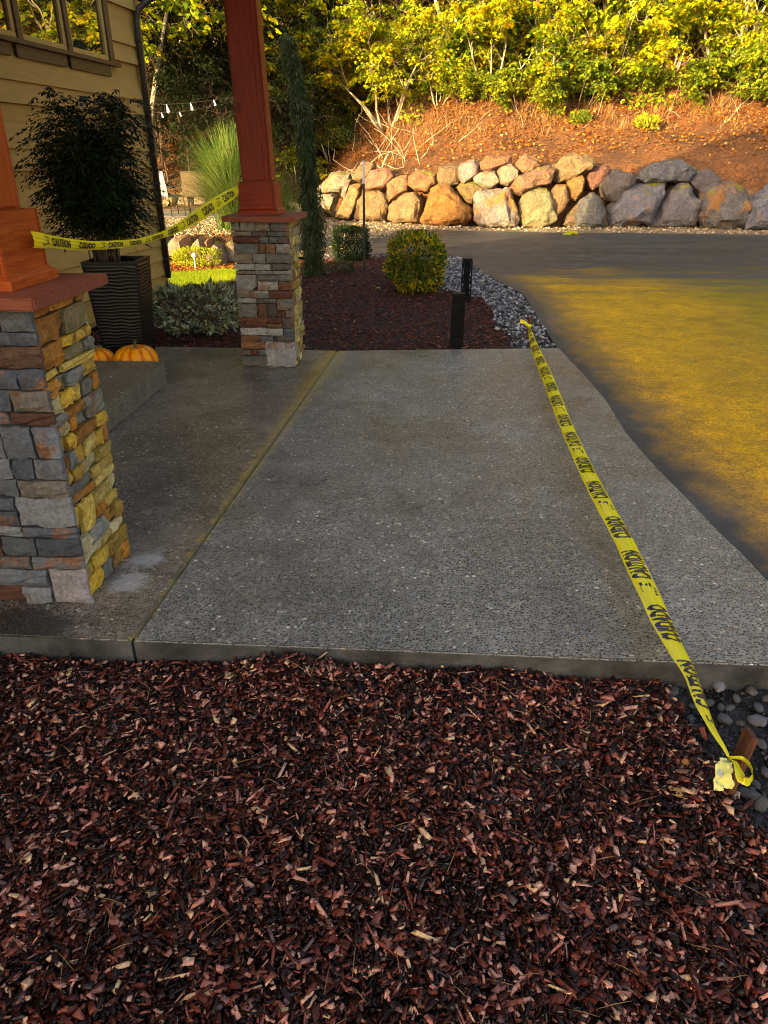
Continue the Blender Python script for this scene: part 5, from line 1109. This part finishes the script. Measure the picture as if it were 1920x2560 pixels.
for row, (dd, xs_) in enumerate([(10.8, ticks(-12, 18, 3.6)), (14.5, ticks(-14, 24, 4)), (20, ticks(-16, 32, 5.5)), (28, ticks(-18, 42, 7))]):
    for i, xx in enumerate(xs_):
        x = xx + rs.uniform(-1, 1); place(protos[rs.randint(3)], x, dd + rs.uniform(-1.3, 1.3), rs.uniform(1.0, 1.35) * (1 + row * .22), rs.uniform(0, 6.28), 'yellow maple, %s from the left in the %s of crowded trees' % (['first', 'second', 'third', 'fourth', 'fifth', 'sixth', 'seventh', 'eighth', 'ninth', 'tenth', 'eleventh', 'twelfth'][i], ['lowest row', 'row halfway up the slope', 'upper row', 'row along the crest'][row]))
for i, (x, d, s) in enumerate([(-7.4, 2.0, .66), (-6.1, 2.4, .66), (-5.0, 3.2, .66), (-8.3, 2.6, .8), (-6.8, 3.6, .85), (-1.2, 8.5, .8), (.6, 10.2, .8), (3.6, 9.6, .7), (6.4, 9.8, .8), (9.6, 9.2, .8), (-8.5, 4.2, .8), (-6.6, 4.6, .8), (-5.4, 5.2, .8), (-9.8, 3.6, .9), (-3.4, 9, .9), (2.2, 11, .8), (5, 11.5, .85), (8, 11, .8)]):  # evergreens added to put shade-dark gaps behind and between the maples
    place(darkp[0], x, d, s, i * 1.3, dz=-1.2 if i < 5 else 0., label= ['added low shade-dark evergreen right behind the string lights', 'added low shade-dark evergreen behind the tan patio chair', 'added low shade-dark evergreen behind the tall ornamental grass', 'added shade-dark evergreen thicket just past the downspout', 'dark evergreen thicket above the string lights', 'dark evergreen behind the pale trunked maple', 'dark evergreen behind the leaning pale maple', 'dark evergreen above the tallest boulder', 'dark evergreen right of the middle behind the bushes', 'dark evergreen at the upper right behind the bushes', 'dark evergreen behind the string lights beside the downspout', 'dark evergreen in the deep shade behind the patio chairs', 'dark evergreen left of the far cedar post', 'dark evergreen hidden mostly by the house corner', 'dark evergreen behind the weeping cypress', 'dark evergreen deep in the woods in the middle', 'dark evergreen deep in the woods right of the middle', 'dark evergreen deep in the woods at the right'][i])
BW = [(-3.4, 4.9, .6), (.1, 5.6, .6), (.9, 5.2, .7), (1.7, 5.6, 1.1), (2.6, 4.6, .8), (3.6, 5.9, 1.1), (4.4, 4.9, .9), (5.4, 6.4, .8), (6.4, 5.4, .6), (7.5, 6.6, .8), (8.4, 5.0, .9), (9.4, 5.9, .8), (10.4, 4.6, 1.1), (-3.6, 2.4, .7), (2.0, 7.4, 1.3), (-4.6, .9, .5), (7.0, 8.6, 1.1), (4.6, 8.2, 1.0), (0, 7.2, 1.0), (9.8, 8.2, 1.2)]
bl = ['at the foot of the pale trunked maple', 'just right of the lowest maple trunk', 'over the boulders left of the middle', 'behind the stalks above the middle boulders', 'small and yellow on the edge of the bare slope', 'deep yellow, above the tallest boulder', 'low at the edge of the dry grass', 'wide, above the shaded boulders', 'low over the dry stalks right of the middle', 'tall, upper right', 'large and bright at the right edge', 'at the right edge behind the dry grass', 'beyond the right edge', 'beside the weeping cypress', 'high behind the leaning maple', 'small, on the terrace bank', 'high at the right', 'high right of the middle', 'high left of the middle', 'high by the right edge']
for i, (x, d, s) in enumerate(BW): place(brushp[i % 2], x, d, s, i * 2.1, 'yellow green bush ' + bl[i])
# small tufts alone on the bare slope
for i, (px, py, Y_, s) in enumerate([(1612, 318, 24.3, .34), (1378, 268, 25.4, .40), (1450, 290, 25, .3)]):
    g = GY(px, py + 14, Y_); bush('slope_tuft', ['lone yellow tuft on the bare slope above the shaded boulders', 'yellow bramble clump left of the lone tuft on the bare slope', 'small green seedling between the clumps on the slope'][i], 'plant', (g.x, Y_, float(hz(g.x, Y_)) - .02), s, s, s * 1.1, 420, .11, M['brush'] if i else M['lime'], 90 + i, tmpl=LEAFN, aspect=2, upright=.8, open_=.1, stems=5)
# bare pale sticks and exposed roots around the lowest maple
sk = []
rs = np.random.RandomState(8)
for i in range(34):
    x = rs.normal(-1.5, 1.3); d = abs(rs.normal(2.6, 1.2)) + .6; y = float(yw(x)) + .75 + d; z = float(hz(x, y)); a = rs.uniform(-1.2, 1.2) + (math.pi / 2 if rs.rand() < .0 else 0); L = rs.uniform(.4, 1.5)
    p0 = Vector((x, y, z - .03)); d_ = Vector((math.sin(a) * .9, rs.normal(0, .25) - .1, math.cos(a) * .9)); pts_ = [p0]
    for k in range(5): d_ = (d_ + Vector(rs.normal(0, .16, 3))).normalized(); pts_.append(pts_[-1] + d_ * L / 5)
    r0 = rs.uniform(.006, .017); sk.append((pts_, [r0 * (1 - .15 * k) for k in range(6)]))
for i in range(30):
    x = rs.uniform(-.5, 10); d = rs.uniform(3.4, 6.5); y = float(yw(x)) + .75 + d; z = float(hz(x, y)); a = rs.uniform(-1.3, 1.3); L = rs.uniform(.4, 1.6); p0 = Vector((x, y, z)); d_ = Vector((math.sin(a), rs.normal(0, .25), abs(math.cos(a)) * .8)); pts_ = [p0]
    for k in range(5): d_ = (d_ + Vector(rs.normal(0, .14, 3))).normalized(); pts_.append(pts_[-1] + d_ * L / 5)
    r0 = rs.uniform(.004, .010); sk.append((pts_, [r0 * (1 - .15 * k) for k in range(6)]))
o = tubes('bare_sticks', sk, M['bark'], None, 5); tag(o, 'pale bare sticks and saplings tangled along the lower edge of the woods', 'sticks', kind='stuff')
rt = thing('root_tangle', 'gnarled exposed roots on the bank beside the weeping cypress', 'roots', (-2.4, 23.4, 0)); sk = []
for i in range(16):
    x = rs.uniform(-.9, 1.3); p0 = Vector((x, .9 + rs.uniform(-.3, .5), float(hz(-2.4 + x, 24.4)) + rs.uniform(-.1, .35))); pts_ = [p0]; d_ = Vector((rs.uniform(-.8, .8), -.6, -.35))
    for k in range(6): d_ = (d_ + Vector(rs.normal(0, .3, 3))).normalized(); pts_.append(pts_[-1] + d_ * .17)
    r0 = rs.uniform(.02, .05); sk.append((pts_, [r0 * (1 - .12 * k) for k in range(7)]))
tubes('root', sk, M['root'], rt, 6)
# single leaves
def lone(px, py, z_, s, mat, label, rz=0.):
    p = P(px, py, z_); V, T, r = scatter(*LEAF5, rndrot(1, .12, np.random.RandomState(int(px))), np.array([[p.x, p.y, z_ + .004 + s * .18]]), np.array([[s, s, s]]), np.array([.75])); o = trimesh('fallen_leaf', V, T, r, [mat]); tag(o, label, 'leaf')
lone(1436, 585, -.02, .38, M['maple'], 'single yellow leaf on the far driveway edge below the boulders')
lone(1692, 1975, -.07, .034, M['litter'], 'single yellow leaf on the front bark mulch near the stake')
lone(1705, 1905, -.07, .030, M['litter'], 'small golden leaf on the bark mulch left of the near stake')
lone(951, 722, -.0, .07, M['lime'], 'pale yellow leaf on the bark below the golden shrub')
